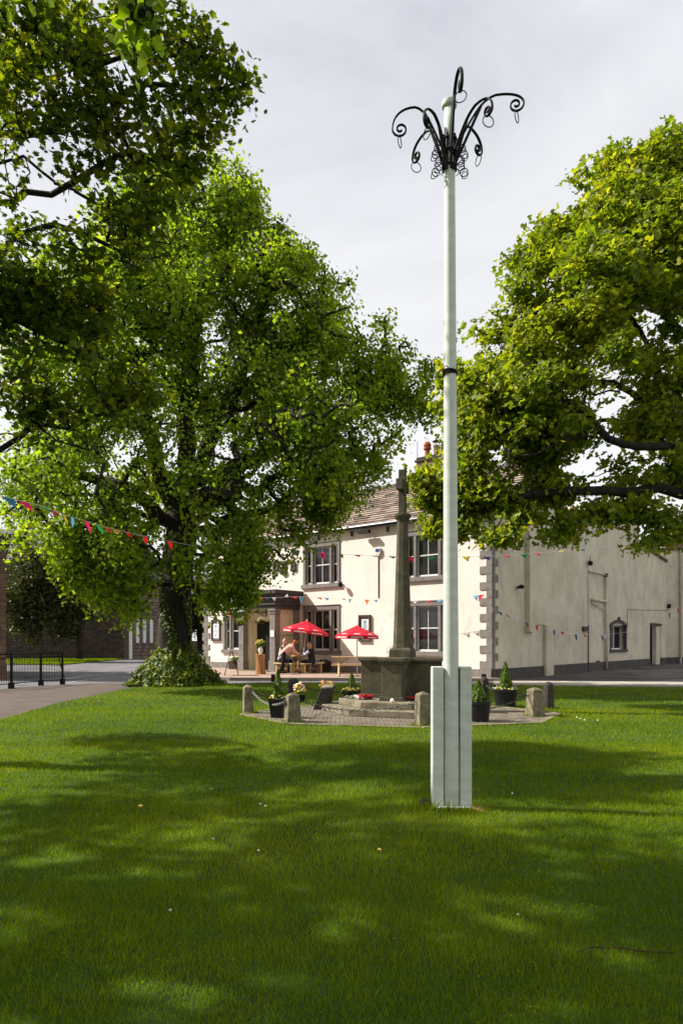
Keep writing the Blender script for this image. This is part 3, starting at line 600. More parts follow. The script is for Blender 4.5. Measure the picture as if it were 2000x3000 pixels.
mb = MB(); mb.tube([SI.p(SU(1720), .05, .06), SI.p(SU(1720), z_at(1720, 1832), .06)], .03, 8); mb.build('downpipe', M['dkgrey'], pub); mb = MB(); mb.tube([SI.p(SU(1836), z_at(1836, 1830), .015), SI.p(SU(1836), z_at(1836, 1786), .015), SI.p(SU(1955), z_at(1955, 1789), .015)], .012, 5); mb.build('wall_cable', M['dkgrey'], pub); mb = MB(); mb.tube([SI.p(SU(1721), z_at(1721, 1832), .015), SI.p(SU(1721), z_at(1721, 1640), .015)], .01, 5); mb.build('wall_cable', M['dkgrey'], pub)
mb = MB(); SI.box(mb, SU(1704), SU(1717), z_at(1710, 1850), z_at(1710, 1836), .01, .12); mb.build('vent', M['dkgrey'], pub); mb = MB(); SI.box(mb, SU(1745), SU(1755), z_at(1750, 1941), z_at(1750, 1936), .01, .04); mb.build('vent', M['dkgrey'], pub); mb = MB(); SI.box(mb, SU(1722), SU(1774), z_at(1748, 1681), z_at(1748, 1678), 0, .1); mb.build('ledge', M['render_side'], pub)
# arched window of the wing
mb = MB(); a, b, c, d = aw; f = .12
SI.box(mb, a-.02, a+f, c, d, -.1, .05); SI.box(mb, b-f, b+.02, c, d, -.1, .05); SI.box(mb, a-.1, b+.1, c-.14, c, -.1, .09)
n = 10
for i in range(n):
    u0, u1 = a-.08+(b-a+.16)*i/n, a-.08+(b-a+.16)*(i+1)/n; h = lambda u: .28*(1-((u-(a+b)/2)/((b-a)/2+.08))**2)
    mb.hexa([SI.p(u0, d-.12+h(u0)*.9, -.1), SI.p(u1, d-.12+h(u1)*.9, -.1), SI.p(u1, d-.12+h(u1)*.9, .07), SI.p(u0, d-.12+h(u0)*.9, .07), SI.p(u0, d+.03+h(u0), -.1), SI.p(u1, d+.03+h(u1), -.1), SI.p(u1, d+.03+h(u1), .07), SI.p(u0, d+.03+h(u0), .07)])
SI.box(mb, (a+b)/2-.09, (a+b)/2+.09, d+.2, d+.45, -.05, .1)
wo = mb.build('arched_window', M['dkgrey'], pub)
mb = MB(); SI.box(mb, a+f, b-f, c, c+.07, -.3, -.24); SI.box(mb, a+f, b-f, d-.07, d, -.3, -.24); SI.box(mb, a+f, a+f+.06, c, d, -.3, -.24); SI.box(mb, b-f-.06, b-f, c, d, -.3, -.24); SI.box(mb, (a+b)/2-.03, (a+b)/2+.03, c, d, -.3, -.24); mb.build('sash', M['white'], wo)
mb = MB(); SI.box(mb, a+f, b-f, c, d, -.29, -.28); mb.build('glass', M['glass'], wo)
# recessed side door
mb = MB(); SI.box(mb, ds0-.03, ds1+.05, dz, dz+.12, -.02, .07); dfr = mb.build('side_door', M['dkgrey'], pub)
mb = MB(); SI.box(mb, ds0+1.6, ds1-.02, .02, dz-.05, -.3, -.04); mb.build('door_leaf', M['render_side'], dfr)
def fixture(name, label, cat, mbs, loc):
    e = thing(name, label, cat, loc)
    for nm, mb, mat in mbs: mb.build(nm, mat, e)
    return e
p = SI.p(SU(1513), z_at(1513, 1722), 0)
a = MB(); a.box(p+SI.n*.1, (.12, .12, .08), .4); a.tube([p, p+SI.n*.12], .02, 6); b = MB(); b.ball(p+SI.n*.2+Vector((0, 0, .03)), .11, 10, 6, (1.2, 1, .8))
fixture('floodlight', 'small black floodlight on the shaded side wall of the pub right of the quoins', 'lamp', [('bracket', a, M['iron']), ('lamp_head', b, M['iron'])], p)
p = SI.p(SU(1717), z_at(1717, 1648), 0); a = MB(); a.tube([p, p+SI.n*.15, p+SI.n*.2+Vector((0, 0, .3))], .015, 6); b = MB(); b.ball(p+SI.n*.2+Vector((0, 0, -.05)), .13, 10, 6)
fixture('floodlight', 'round black lamp high on the shaded side wall above the grey pipes', 'lamp', [('bracket', a, M['iron']), ('lamp_head', b, M['iron'])], p)
# front wall fixtures
def fu(px): return FA.upx(px)
p = FA.p(fu(1109), FA.zpx(1109, 1616), 0); a = MB(); u = fu(1109); z = FA.zpx(1109, 1616)
FA.box(a, u-.13, u+.13, z-.12, z+.14, 0, .1); FA.box(a, u-.08, u+.08, z-.2, z-.12, 0, .09); b = MB(); FA.box(b, u-.1, u+.1, z-.02, z+.11, .1, .11); c = MB(); FA.box(c, u-.018, u+.018, FA.zpx(1109, 1752), z-.2, 0, .03)
fixture('alarm_box', 'blue and white alarm box with a cable below it high on the front wall', 'alarm', [('case', a, M['white']), ('face', b, M['bluebox']), ('conduit', c, M['dkgrey'])], p)
u = fu(1077); z = FA.zpx(1077, 1560); p = FA.p(u, z, 0); a = MB(); a.tube([FA.p(u, z+.25, .12), FA.p(u, z, .28)], .03, 6); b = MB(); FA.box(b, u-.3, u+.3, z-.08, z+.05, .2, .36)
fixture('floodlight', 'dark twin floodlight hanging under the gutter above the alarm box', 'lamp', [('bracket', a, M['iron']), ('lamp_head', b, M['iron'])], p)
u = fu(1006); z = FA.zpx(1006, 1713); p = FA.p(u, z, 0); a = MB(); a.tube([p, p+FA.n*.2], .02, 6); b = MB(); b.ball(p+FA.n*.22, .1, 8, 6, (1, 1, 1.4))
fixture('wall_spotlight', 'small dark spotlight on the front wall right of the upper window sill', 'lamp', [('bracket', a, M['iron']), ('lamp_head', b, M['iron'])], p)
def noticeboard(px0, px1, py0, py1, label, paper=(.12, .88, .1, .8)):
    u1, u0 = fu(px0), fu(px1); z1, z0 = FA.zpx((px0+px1)/2, py0), FA.zpx((px0+px1)/2, py1); e = thing('notice_board', label, 'notice board', FA.p((u0+u1)/2, z0, 0))
    mb = MB(); f = .08
    FA.box(mb, u0, u1, z0, z0+f, 0, .09); FA.box(mb, u0, u1, z1-f, z1, 0, .09); FA.box(mb, u0, u0+f, z0+f, z1-f, 0, .09); FA.box(mb, u1-f, u1, z0+f, z1-f, 0, .09); mb.build('frame', M['dkgrey'], e, bevel=.006)
    mb = MB(); FA.box(mb, u0+f, u1-f, z0+f, z1-f, 0, .03); mb.build('backing', M['grey'], e)
    W, H = u1-u0, z1-z0; a, b, c, d = u0+W*paper[0]+f*.3, u0+W*paper[1]-f*.3, z0+H*paper[2]+f*.3, z0+H*paper[3]
    mb = MB(); FA.box(mb, a, b, c, d, .03, .04); pp = mb.build('notice', M['paper'], e)
    mb = MB()
    for k in range(9):
        zz = c+(d-c)*(.1+.09*k); w0 = random.uniform(.15, .35)*(b-a)
        FA.box(mb, a+w0, b-w0*.8, zz, zz+.022, .04, .044)
    FA.box(mb, a+(b-a)*.35, b-(b-a)*.35, d-.14, d-.05, .04, .044); mb.build('print', M['ink'], pp)
noticeboard(621, 647, 1816, 1878, 'glazed notice board with a white printed sheet at the far left of the pub')
noticeboard(1052, 1087, 1802, 1880, 'glazed notice board with a small white menu behind the right-hand red parasol', (.14, .8, .42, .84))
def hanging_basket(p, r, label, fr, cols, seed):
    e = thing('hanging_basket', label, 'hanging basket', p); mb = MB(); mb.ball(p, r, 12, 6, (1, 1, .8)); mb.build('basket', M['dkwood'], e)
    mb = MB(); top = p+Vector((0, 0, r*2.6))
    for k in range(3): mb.tube([p+Vector((math.cos(k*2.1)*r, math.sin(k*2.1)*r, 0)), top], .006, 4)
    mb.tube([top, top-fr.n*.3], .01, 5); mb.build('hanger', M['iron'], e); foliage(e, p+Vector((0, 0, r*.5)), r*1.2, r*.8, 160, .06, 'leaf_syc', seed)
    if cols: flowers(e, p+Vector((0, 0, r*.6)), r*1.15, r*.7, 22, .035, cols, seed)
def foliage(parent, c, r, h, n, size, mat, seed, name='foliage'):
    g = np.random.default_rng(seed); d = g.normal(size=(n, 3)); d /= np.linalg.norm(d, axis=1, keepdims=True); pts = np.array(c)+d*(g.random((n, 1))**.4)*np.array([r, r, h])
    return leaf_mesh(name, pts, d+g.normal(size=(n, 3))*.5+np.array([0, 0, .5]), size*(1+g.random(n)*.6), T_RHOMB, g.random(n), M[mat], parent)
def flowers(parent, c, r, h, n, size, mats, seed, name='flowers'):
    g = np.random.default_rng(seed+5)
    for mi, m in enumerate(mats):
        k = max(2, n//len(mats)); mb = MB()
        for i in range(k):
            d = g.normal(size=3); d[2] = abs(d[2]); d /= np.linalg.norm(d); q = Vector(np.array(c)+d*np.array([r, r, h])*g.uniform(.8, 1.1)); mb.ball(q, size*g.uniform(.7, 1.2), 6, 4, (1, 1, .6), .25)
        mb.build(name, M[m], parent)
hanging_basket(P(703, 1826, 30.2), .17, 'hanging basket of green leaves on the left grey pilaster of the porch', FA, None, 3)
hanging_basket(P(765, 1822, 30.6), .15, 'hanging basket with pale flowers above the right side of the pub doorway', FA, ['petal_pink', 'petal_white'], 4)
# ================================================================ POLE
PB = G(1321, 2377); PY = PB.y; px2x = lambda px: (px-1000)/FPX*PY; py2z = lambda py: EYE-(py-HOR)/FPX*PY
pole = thing('basket_pole', 'tall tapering pale grey-white wooden pole with black scrolled iron arms on the near lawn', 'pole', PB)
mb = MB(); pts = []; rr = []
for i in range(26):
    f = i/25; z = .02+f*(py2z(300)-.02); pts.append((px2x(1321.5-5.8*f), PY, z)); rr.append((.0735*(1-f)+.0455*f)*(1+.006*math.sin(i*2.3)))
mb.tube(pts, rr, 28); mb.build('shaft', M['maypaint'], pole, smooth=True)
mb = MB(); xt = px2x(1315.5); mb.lathe([(.048, 0), (.064, .015), (.068, .03), (.068, .055), (.060, .065), (.03, .07)], (xt, PY, py2z(318)), 24); mb.build('pole_cap', M['maypaint'], pole, smooth=False)
for a, b in ((1264, 1297), (1345, 1379)):
    mb = MB(); zt = py2z(1960); mb.box((px2x((a+b)/2), PY+.015, zt/2+.02), (px2x(b)-px2x(a), .13, zt), 0, top=(.98, 1)); mb.build('side_board', M['maypaint'], pole, bevel=.008)
mb = MB(); mb.box((px2x(1321), PY, .035), (px2x(1379)-px2x(1263), .215, .05)); mb.build('foot_plate', M['white'], pole, bevel=.006)
mb = MB(); mb.box((px2x(1321.5), PY+.062, .7), (px2x(1344)-px2x(1298), .03, 1.25)); mb.build('back_board', M['maypaint'], pole)
# arms: scroll centre given in plan offset and height
def arm(dx, dy, zc, zstart, zpk, rs, brace=True, name='scroll_arm', thick=.0145):
    d = Vector((dx, dy, 0)); L = d.length; d.normalize(); up = Vector((0, 0, 1)); c0 = Vector((xt, PY, 0))
    at_ = lambda r, z: c0+d*r+up*z
    def bez(c, n, st=0):
        return [tuple(sum(w_*q[i] for w_, q in zip(((1-t)**3, 3*(1-t)**2*t, 3*(1-t)*t*t, t**3), c)) for i in (0, 1)) for t in [k/n for k in range(st, n+1)]]
    R0 = rs*1.15; xp = max(L*.70, .1); pts = bez(((.055, zstart), (.05+xp*.36, zstart+(zpk-zstart)*.55), (xp*.64, zpk-.025), (xp, zpk)), 12)+bez(((xp, zpk), (xp+(L+R0-xp)*.6, zpk), (L+R0, zc+(zpk-zc)*.6), (L+R0, zc)), 8, 1)
    n = 30
    for i in range(1, n+1):
        t = i/n; ang = -t*2*math.pi*1.4; rad_ = rs*.25+(R0-rs*.25)*(1-t)**1.15; pts.append((L+math.cos(ang)*rad_, zc+math.sin(ang)*rad_))
    mb = MB(); mb.tube([at_(*q) for q in pts], [thick]*len(pts), 6, flat=.55)
    lo = pts[min(range(20, len(pts)), key=lambda i: pts[i][1])]
    a = mb.build(name, M['iron'], pole, smooth=True)
    if brace:
        mb = MB(); mb.tube([at_(.055, zstart-.13), at_(pts[8][0], pts[8][1])], thick*.9, 6); mb.build('brace', M['iron'], a)
    mb = MB(); q = at_(*lo); mb.ring(q+Vector((0, 0, -.05)), d.cross(up)*.35+d*.9, .048, .0045, 18, 5, tdir=up); mb.build('ring', M['iron'], a)
arm(.012, -.50, 6.02, 5.86, 6.21, .052, thick=.015)          # towards the viewer
arm(-.43, .02, 6.05, 5.86, 6.24, .062); arm(.56, -.12, 6.16, 5.86, 6.27, .058)
arm(-.235, -.33, 5.85, 5.78, 5.99, .05); arm(.255, -.40, 5.89, 5.78, 6.03, .045)
arm(-.25, .36, 6.05, 5.86, 6.2, .05); arm(.31, .28, 6.06, 5.86, 6.2, .05)
mb = MB()
for k in range(9): a = k*2*math.pi/9; mb.tube([(xt+math.cos(a)*.056, PY+math.sin(a)*.056, z) for z in (5.66, 5.97)], .011, 6)
mb.ring((xt, PY, 5.93), (0, 0, 1), .06, .014, 20, 5); mb.ring((xt, PY, 5.83), (0, 0, 1), .06, .012, 20, 5); mb.ring((xt, PY, 5.70), (0, 0, 1), .06, .01, 20, 5); mb.build('collar', M['iron'], pole)
for sx in (-1, 1):
    mb = MB(); z = 5.84
    for k in range(5):
        x = xt+sx*(.105+.02*math.sin(k*1.9)); mb.ring((x, PY-.03, z), (.2*sx, 1, .15), .034, .0045, 16, 5); mb.ring((x+.012*sx, PY-.01, z-.012), (.6, 1, 0), .03, .004, 14, 4)
        mb.tube([(xt+sx*.06, PY, z-.01), (x-sx*.03, PY-.02, z+.01)], .004, 4); z -= .052
    mb.build('small_rings', M['iron'], pole)
zt = py2z(1094); mb = MB(); rp = .0585
for k in range(3): mb.ring((px2x(1317.5), PY, zt-.012+.014*k), (.1*(k-1), .05, 1), rp+.003, .007, 22, 5)
tie = mb.build('wire_tie', M['iron'], pole)
mb = MB(); mb.ring((px2x(1303), PY-.05, py2z(1084)), (.1, 1, 0), .018, .004, 14, 5); mb.ring((px2x(1352), PY-.02, py2z(1086)), (.3, 1, .3), .014, .004, 12, 5); mb.ring((px2x(1349), PY, py2z(1095)), (.5, 1, 0), .012, .004, 12, 5); mb.ring((px2x(1293), PY, py2z(1093)), (.7, 1, .2), .03, .006, 12, 5, ell=1.4)
for k in range(6): mb.tube([(px2x(1296+k*2), PY-.03, zt+.0), (px2x(1288+k*3), PY-.06+.02*k, zt+.03*math.sin(k*2))], .005, 4)
mb.tube([(px2x(1332), PY-.055, zt), (px2x(1335), PY-.06, zt+.06), (px2x(1338), PY-.05, zt)], .005, 4); mb.build('wire_loops', M['terracotta'] if False else M['dkwood'], tie)
def rock(px, py, sz, mat, label, seed, name='stone'):
    random.seed(seed); c = G(px, py); c.z = sz[2]*.35; mb = MB(); mb.ball(c, 1, 9, 6, (sz[0]/2, sz[1]/2, sz[2]/2), .14); o = mb.build(name, M[mat], loc=c); return tag(o, label, 'stone')
rock(1244, 2372, (.115, .1, .11), 'dkstone', 'small dark rounded stone in the grass left of the pole foot', 1)
rock(1222, 2375, (.05, .05, .035), 'steps', 'tiny pale stone beside the dark stone left of the pole', 2)
c = G(1401, 2386); mb = MB(); mb.hexa([c+Vector(v) for v in [(-.07, -.05, 0), (.05, -.06, 0), (.075, .05, 0), (-.07, .06, 0), (-.065, -.04, .045), (.045, -.045, .03), (.055, .04, .055), (-.05, .05, .075)]]); tag(mb.build('stone', M['terracotta'] if False else mk('reddish_sandstone', lin((150, 104, 78)), lin((120, 88, 66)), 12, .95, .6, 40, .01), loc=c, bevel=.008), 'flat reddish stone lying in the grass right of the pole foot', 'stone')
# ================================================================ MEMORIAL
MA = math.radians(-20); mu = Vector((math.cos(MA), math.sin(MA), 0)); mn = Vector((math.sin(MA), -math.cos(MA), 0))   # right along the front face, out of it
MC = Vector((1.30, 14.55, 0)); MF = Frame(MC, mu, mn); mrot = Matrix.Rotation(MA, 3, 'Z')
pv = []
for k in range(8):
    a = math.radians(-20+22.5+45*k); pv.append((1.2+3.15*math.cos(a), 13.75+2.15*math.sin(a)))
sheet('memorial_paving', pv, .045, M['paving'], .06)
mb = MB()
for i in range(8):
    a, b = Vector((*pv[i], 0)), Vector((*pv[(i+1) % 8], 0)); d = (b-a); L = d.length; fr = Frame(a, d, (d.y, -d.x, 0)); k = max(1, int(L/.6))
    for j in range(k): fr.box(mb, L*j/k+.005, L*(j+1)/k-.005, 0, .058, -.0, .12)
tag(mb.build('kerb', M['steps'], bevel=.01), kind='structure')
mem = thing('war_memorial', 'dark stone war memorial cross on a stepped cruciform plinth beyond the pole', 'memorial', MC)
def octo(r, a0=22.5): return [(MC.x+r*math.cos(MA+math.radians(a0+45*k)), MC.y+r*math.sin(MA+math.radians(a0+45*k))) for k in range(8)]
mb = MB(); mb.prism(octo(1.72), .045, .17); mb.build('step', M['steps'], mem, bevel=.012)
mb = MB(); mb.prism(octo(1.36), .17, .30); mb.build('step', M['steps'], mem, bevel=.012)
mb = MB()
for (hx, hy, px_, e) in ((.86, .21, 0, 0), (.21, .86, 0, .002)):
    MF.box(mb, -hx-.04, hx+.04, .30, .385+e, -hy-.04, hy+.04); MF.box(mb, -hx, hx, .385+e, 1.045+e, -hy, hy)
mb.build('plinth', M['stone'], mem, bevel=.01)
mb = MB()
for (hx, hy, e) in ((.86, .21, 0), (.21, .86, .002)):
    MF.box(mb, -hx-.03, hx+.03, 1.047+e, 1.09+e, -hy-.03, hy+.03); MF.box(mb, -hx-.06, hx+.06, 1.09+e, 1.165+e, -hy-.06, hy+.06)
mb.build('plinth_cap', M['stone'], mem, bevel=.012)
zz = lambda py: EYE-(py-HOR)/FPX*MC.y
mb = MB(); MF.box(mb, -.235, .235, 1.166, 1.32, -.235, .235); mb.box(MC+Vector((0, 0, 1.345)), (.47, .47, .05), MA, top=.84); mb.build('shaft_base', M['stone'], mem, bevel=.01)
mb = MB(); mb.lathe([(.215, 1.37), (.2, 1.45), (.115, zz(1530)), (.115, zz(1527))], MC, 8, MA+math.radians(22.5)); mb.build('shaft', M['stone'], mem, bevel=.004)
mb = MB(); z0 = zz(1528); mb.lathe([(.12, z0), (.13, z0+.03), (.165, z0+.07), (.185, z0+.11), (.175, z0+.15), (.12, z0+.165)], MC, 20); mb.build('capital', M['stone'], mem)
mb = MB(); MF.box(mb, -.07, .07, z0+.16, zz(1377), -.07, .07); zc0, zc1 = zz(1440), zz(1409)
MF.box(mb, -.0705, .0705, zc0, zc1, -.28, .28); mb.build('cross', M['stone'], mem, bevel=.006)
# wreath and stones left on the step
wc = MF.p(-.62, .335, .62); e = thing('poppy_wreath', 'red poppy wreath lying at the foot of the memorial plinth', 'wreath', wc)
mb = MB(); random.seed(4)
for k in range(46):
    a = k*2*math.pi/23; mb.ball(wc+Vector((math.cos(a)*.125, math.sin(a)*.10, .0+.02*(k % 2)+random.uniform(0, .03))), .028, 6, 4, (1, 1, .7), .3)
mb.build('poppies', M['poppy'], e); mb = MB(); mb.ring(wc+Vector((0, 0, -.015)), (0, 0, 1), .12, .022, 16, 6); mb.build('wreath_ring', M['pot'], e)
mb = MB(); mb.box(wc+Vector((-.19, -.05, .03)), (.05, .11, .012), .6, rot=Matrix.Rotation(.8, 3, 'Z') @ Matrix.Rotation(.4, 3, 'X')); mb.build('ribbon', M['petal_white'], e)
wc = MF.p(.42, .335, .62); e = thing('poppy_wreath', 'small dark red wreath at the right inner corner of the memorial plinth', 'wreath', wc); mb = MB()
for k in range(24): a = k*.26; mb.ball(wc+Vector((math.cos(a)*.1, math.sin(a)*.08, .03*(k % 2))), .03, 6, 4, (1, 1, .7), .3)
mb.build('poppies', M['poppy'], e); mb = MB(); mb.ring(wc, (0, 0, 1), .09, .025, 14, 6); mb.build('wreath_ring', M['pot'], e)
mb = MB(); c = MF.p(.10, .34, 1.16); mb.ball(c, .042, 10, 8); tag(mb.build('round_pebble', M['petal_white'], loc=c), 'white round pebble on the top memorial step in front of the pier', 'stone')
for i, (a, b) in enumerate(((-1.0, .52), (-1.09, .45), (-.93, .62))):
    c = MF.p(a, .325, b); mb = MB(); mb.ball(c, .05, 8, 5, (1.2, 1, .6), .2); tag(mb.build('pebble', M['steps'], loc=c), 'grey pebble on the left end of the upper memorial step', 'stone', 'pebbles left on the upper memorial step')
# ================================================================ BOLLARDS AND CHAINS
def bollard(px, base, top, wb, wt, style, label, rz=.35):
    c = G(px, base-3); h = (base-top)/FPX*c.y*1.0; wb = wb/FPX*c.y; wt = wt/FPX*c.y; e = thing('stone_bollard', label, 'bollard', c, 'stone bollards around the war memorial'); mb = MB()
    if style == 0:
        r = .7071; k = math.pi/4+rz
        mb.lathe([(wb*r*.86, -.05), (wb*r*.84, h*.02), (wt*r*.95, h*.90), (wt*r*.93, h*.93), (wt*r*.25, h)], c, 4, k); e2 = mb.build('post', M['bollard'], e, bevel=.014)
    else:
        mb.lathe([(wb*.5, -.05), (wb*.5, h*.2), (wt*.5, h*.8), (wt*.46, h*.9), (wt*.3, h*.97), (wt*.08, h)], c, 8, rz); mb.build('post', M['dkstone'], e, bevel=.012)
    return c, h
B = {}
B[1] = bollard(726, 2098, 2010, 34, 27, 0, 'slim square stone bollard at the left end of the memorial enclosure')
B[2] = bollard(857, 2125, 2033, 52, 34, 0, 'broad tapering stone bollard in front of the left planter')
B[3] = bollard(1238, 2136, 2030, 47, 36, 0, 'tapering stone bollard just left of the pole boards')
B[4] = bollard(1566, 2107, 2018, 50, 36, 0, 'squat pale stone bollard at the right end of the memorial enclosure')
B[5] = bollard(1606, 2085, 2001, 34, 30, 1, 'dark lichened round-topped bollard behind the squat pale one')
B[6] = bollard(1418, 2062, 1986, 30, 26, 1, 'dark round-topped bollard between the two right-hand planters')
B[7] = bollard(859, 2050, 1990, 36, 32, 1, 'dark round-topped bollard behind the flowers at the back left')
Bx = bollard(1085, 2050, 1992, 30, 28, 1, 'dark bollard hidden behind the middle planter')if False else None
def chain(a, b, sag, label, mat='chain', r=.018, off=(.0, .0)):
    a, b = Vector(a), Vector(b); n = max(6, int((b-a).length/.055)); mb = MB(); prev = None
    for i in range(n+1):
        t = i/n; p = a.lerp(b, t)+Vector((0, 0, -4*sag*t*(1-t)))
        if prev is not None:
            d = (p-prev).normalized(); s = d.cross(Vector((0, 0, 1))).normalized(); nr = s if i % 2 else d.cross(s).normalized()
            mb.ring((p+prev)/2, nr, r, .0075, 10, 4, ell=1.75, tdir=d)
        prev = p
    return tag(mb.build('chain', M[mat], loc=a.lerp(b, .5)), label, 'chain', 'chains slung between the bollards')
def bt(i, f=.78, dx=0, dy=0): c, h = B[i]; return (c.x+dx, c.y+dy, h*f)
chain(bt(1, .8, .09, -.05), bt(2, .74, -.12, .02), .16, 'pale weathered chain between the slim left bollard and the broad one', 'chainw', .02)
chain(bt(2, .76, .12, -.02), bt(3, .72, -.12, -.02), .16, 'long black chain sagging across the front of the memorial steps')
chain(bt(3, .72, .1, .0), bt(4, .75, -.12, 0), .2, 'black chain running behind the pole to the squat right bollard')
chain(bt(1, .8, .08, .06), bt(7, .72, -.08, -.06), .2, 'black chain from the slim left bollard back to the round-topped one')
chain(bt(7, .75, .08, 0), (G(1030, 2060).x-.1, 17.4, .25), .12, 'black chain from the back left bollard towards the middle planter')
chain(bt(6, .8, .06, 0), (5.1, 19.2, .28), .1, 'short black chain leaving the dark bollard between the right planters')
chain(bt(6, .7, 0, -.06), bt(5, .75, -.1, .05), .22, 'black chain between the two dark right-hand bollards')
# timber posts on the far edge of the green
for px, b, t, lb in ((800, 1998, 1976, 'short dark timber post on the far edge of the green left of the benches'), (1417, 2001, 1975, 'short brown timber post on the far edge of the green behind the right planter')):
    c = G(px, b); mb = MB(); h = (b-t)/FPX*c.y; mb.box(c+Vector((0, 0, h/2)), (.15, .15, h)); tag(mb.build('edge_post', M['dkwood'], loc=c, bevel=.01), lb, 'post')
# memorial tablet desk
c = G(938, 2086); mb = MB(); X = lambda px, Y: (px-1000)/FPX*Y; Y0 = c.y; zt = EYE-(2016-HOR)/FPX*Y0
mb.hexa([(X(915, Y0), Y0, .03), (X(952, Y0), Y0, .03), (X(961, Y0)+.05, Y0+.5, .03), (X(920, Y0)+.05, Y0+.5, .03), (X(940, Y0), Y0-.0, zt-.02), (X(974, Y0), Y0, zt-.01), (X(974, Y0)+.04, Y0+.4, zt+.02), (X(941, Y0)+.04, Y0+.4, zt+.01)])
tb = thing('memorial_tablet', 'leaning dark stone tablet left of the memorial steps', 'tablet', c); mb.build('slab', M['dkstone'], tb, bevel=.015)
mb = MB(); mb.hexa([(X(938, Y0), Y0-.02, zt-.018), (X(975, Y0), Y0-.02, zt-.008), (X(975, Y0)+.04, Y0+.42, zt+.022), (X(939, Y0)+.04, Y0+.42, zt+.012), (X(939, Y0), Y0-.01, zt+.02), (X(974, Y0), Y0-.01, zt+.03), (X(974, Y0)+.04, Y0+.4, zt+.06), (X(940, Y0)+.04, Y0+.4, zt+.05)]); mb.build('coping', M['steps'], tb, bevel=.01)
# ================================================================ PLANTERS
def conifer(parent, c, r, h, seed, n=900):
    g = np.random.default_rng(seed); f = g.random(n)**.8; th = g.random(n)*2*np.pi; prf = np.where(f < .2, .75+f*1.2, 1.0*(1-((f-.2)/.8)**1.25))*1.0+.03; lob = 1+.16*np.sin(th*3+f*9)+.1*np.sin(th*5)
    rad = r*prf*lob*(.55+.45*g.random(n)**.5); pts = np.stack([c[0]+np.cos(th)*rad, c[1]+np.sin(th)*rad, c[2]+f*h], 1)
    nr = np.stack([np.cos(th), np.sin(th), .2+0*th], 1)+g.normal(size=(n, 3))*.35; dr = np.stack([np.cos(th)*.35, np.sin(th)*.35, 1+0*th], 1)
    leaf_mesh('conifer', pts, nr, .05*(1+g.random(n)*.8), T_RHOMB, np.clip(.45+g.normal(size=n)*.25, 0, 1), M['conifer'], parent, droop=dr)
def planter(px, base, w, hpx, con_top, conw, label, cols, seed, square=False, trail=0, dx=0):
    c = G(px, base-3); W = w/FPX*c.y; h = hpx/FPX*c.y; e = thing('planter', label, 'planter', c, 'black planters with clipped conifers round the memorial'); mb = MB(); r = W/2
    if square: mb.lathe([(r*.95, 0), (r*1.33, h*.9), (r*1.38, h*.9), (r*1.38, h), (r*1.25, h), (r*1.2, h*.93)], c, 4, .62)
    else: mb.lathe([(r*.8, 0), (r*.98, h*.86), (r*1.03, h*.87), (r*1.03, h), (r*.94, h), (r*.9, h*.93)], c, 20)
    mb.build('pot', M['pot'], e, bevel=.006 if square else 0); mb = MB(); mb.lathe([(r*.88, h*.9), (r*.85, h*.96)], c, 12); mb.build('soil', M['earth'], e)
    ht = EYE-(con_top-HOR)/FPX*c.y-h; conifer(e, (c.x+dx, c.y, h*.95), conw/FPX*c.y/2, ht, seed)
    if cols: foliage(e, c+Vector((0, 0, h)), r*.95, .06, 170, .035, 'leaf_syc', seed); flowers(e, c+Vector((0, 0, h)), r*.95, .08, 40, .018, cols, seed)
    if trail: foliage(e, c+Vector((0, 0, h*.85)), r*1.15, h*.45, 300, .04, 'leaf_dark', seed+9, 'trailing_foliage')
    return e
planter(814, 2112, 48, 62, 1962, 27, 'square black planter with a bright conifer and yellow flowers behind the broad left bollard', ['petal_yellow', 'petal_yellow', 'petal_white'], 21, True)
planter(1030, 2061, 56, 36, 1973, 26, 'round black tub with trailing plants and a tiny conifer left of the memorial plinth', ['petal_yellow'], 22, trail=1)
planter(1401, 2123, 72, 66, 1992, 46, 'large round black planter partly behind the right pole board', None, 23)
planter(1480, 2078, 70, 56, 1940, 36, 'round black planter with a pointed conifer between the pole and the right bollards', ['petal_yellow', 'petal_white'], 24)
def flowerpot(px, base, w, h, fr, cols, label, seed, size=.03, fh=.12):
    c = G(px, base); e = thing('flower_pot', label, 'flower pot', c); mb = MB(); mb.lathe([(w*.36, 0), (w*.5, h), (w*.44, h), (w*.4, h*.9)], c, 14); mb.build('pot', M['pot'], e)
    foliage(e, c+Vector((0, 0, h+fh*.4)), fr, fh, 150, .045, 'leaf_syc', seed); flowers(e, c+Vector((0, 0, h+fh*.4)), fr, fh, 60, size, cols, seed)
flowerpot(877, 2062, .3, .22, .13, ['petal_pink', 'petal_white', 'petal_yellow'], 'pot of pink, white and yellow flowers behind the broad left bollard', 31, .035, .2)
flowerpot(958, 2066, .3, .4, .17, ['petal_pink', 'poppy', 'petal_yellow'], 'pot of deep pink flowers showing above the leaning tablet', 32, .025, .13)
# ================================================================ TERRACE THINGS
TZ = .12
def TP(px, Y, z=0): return Vector(((px-1000)/FPX*Y, Y, TZ+z))
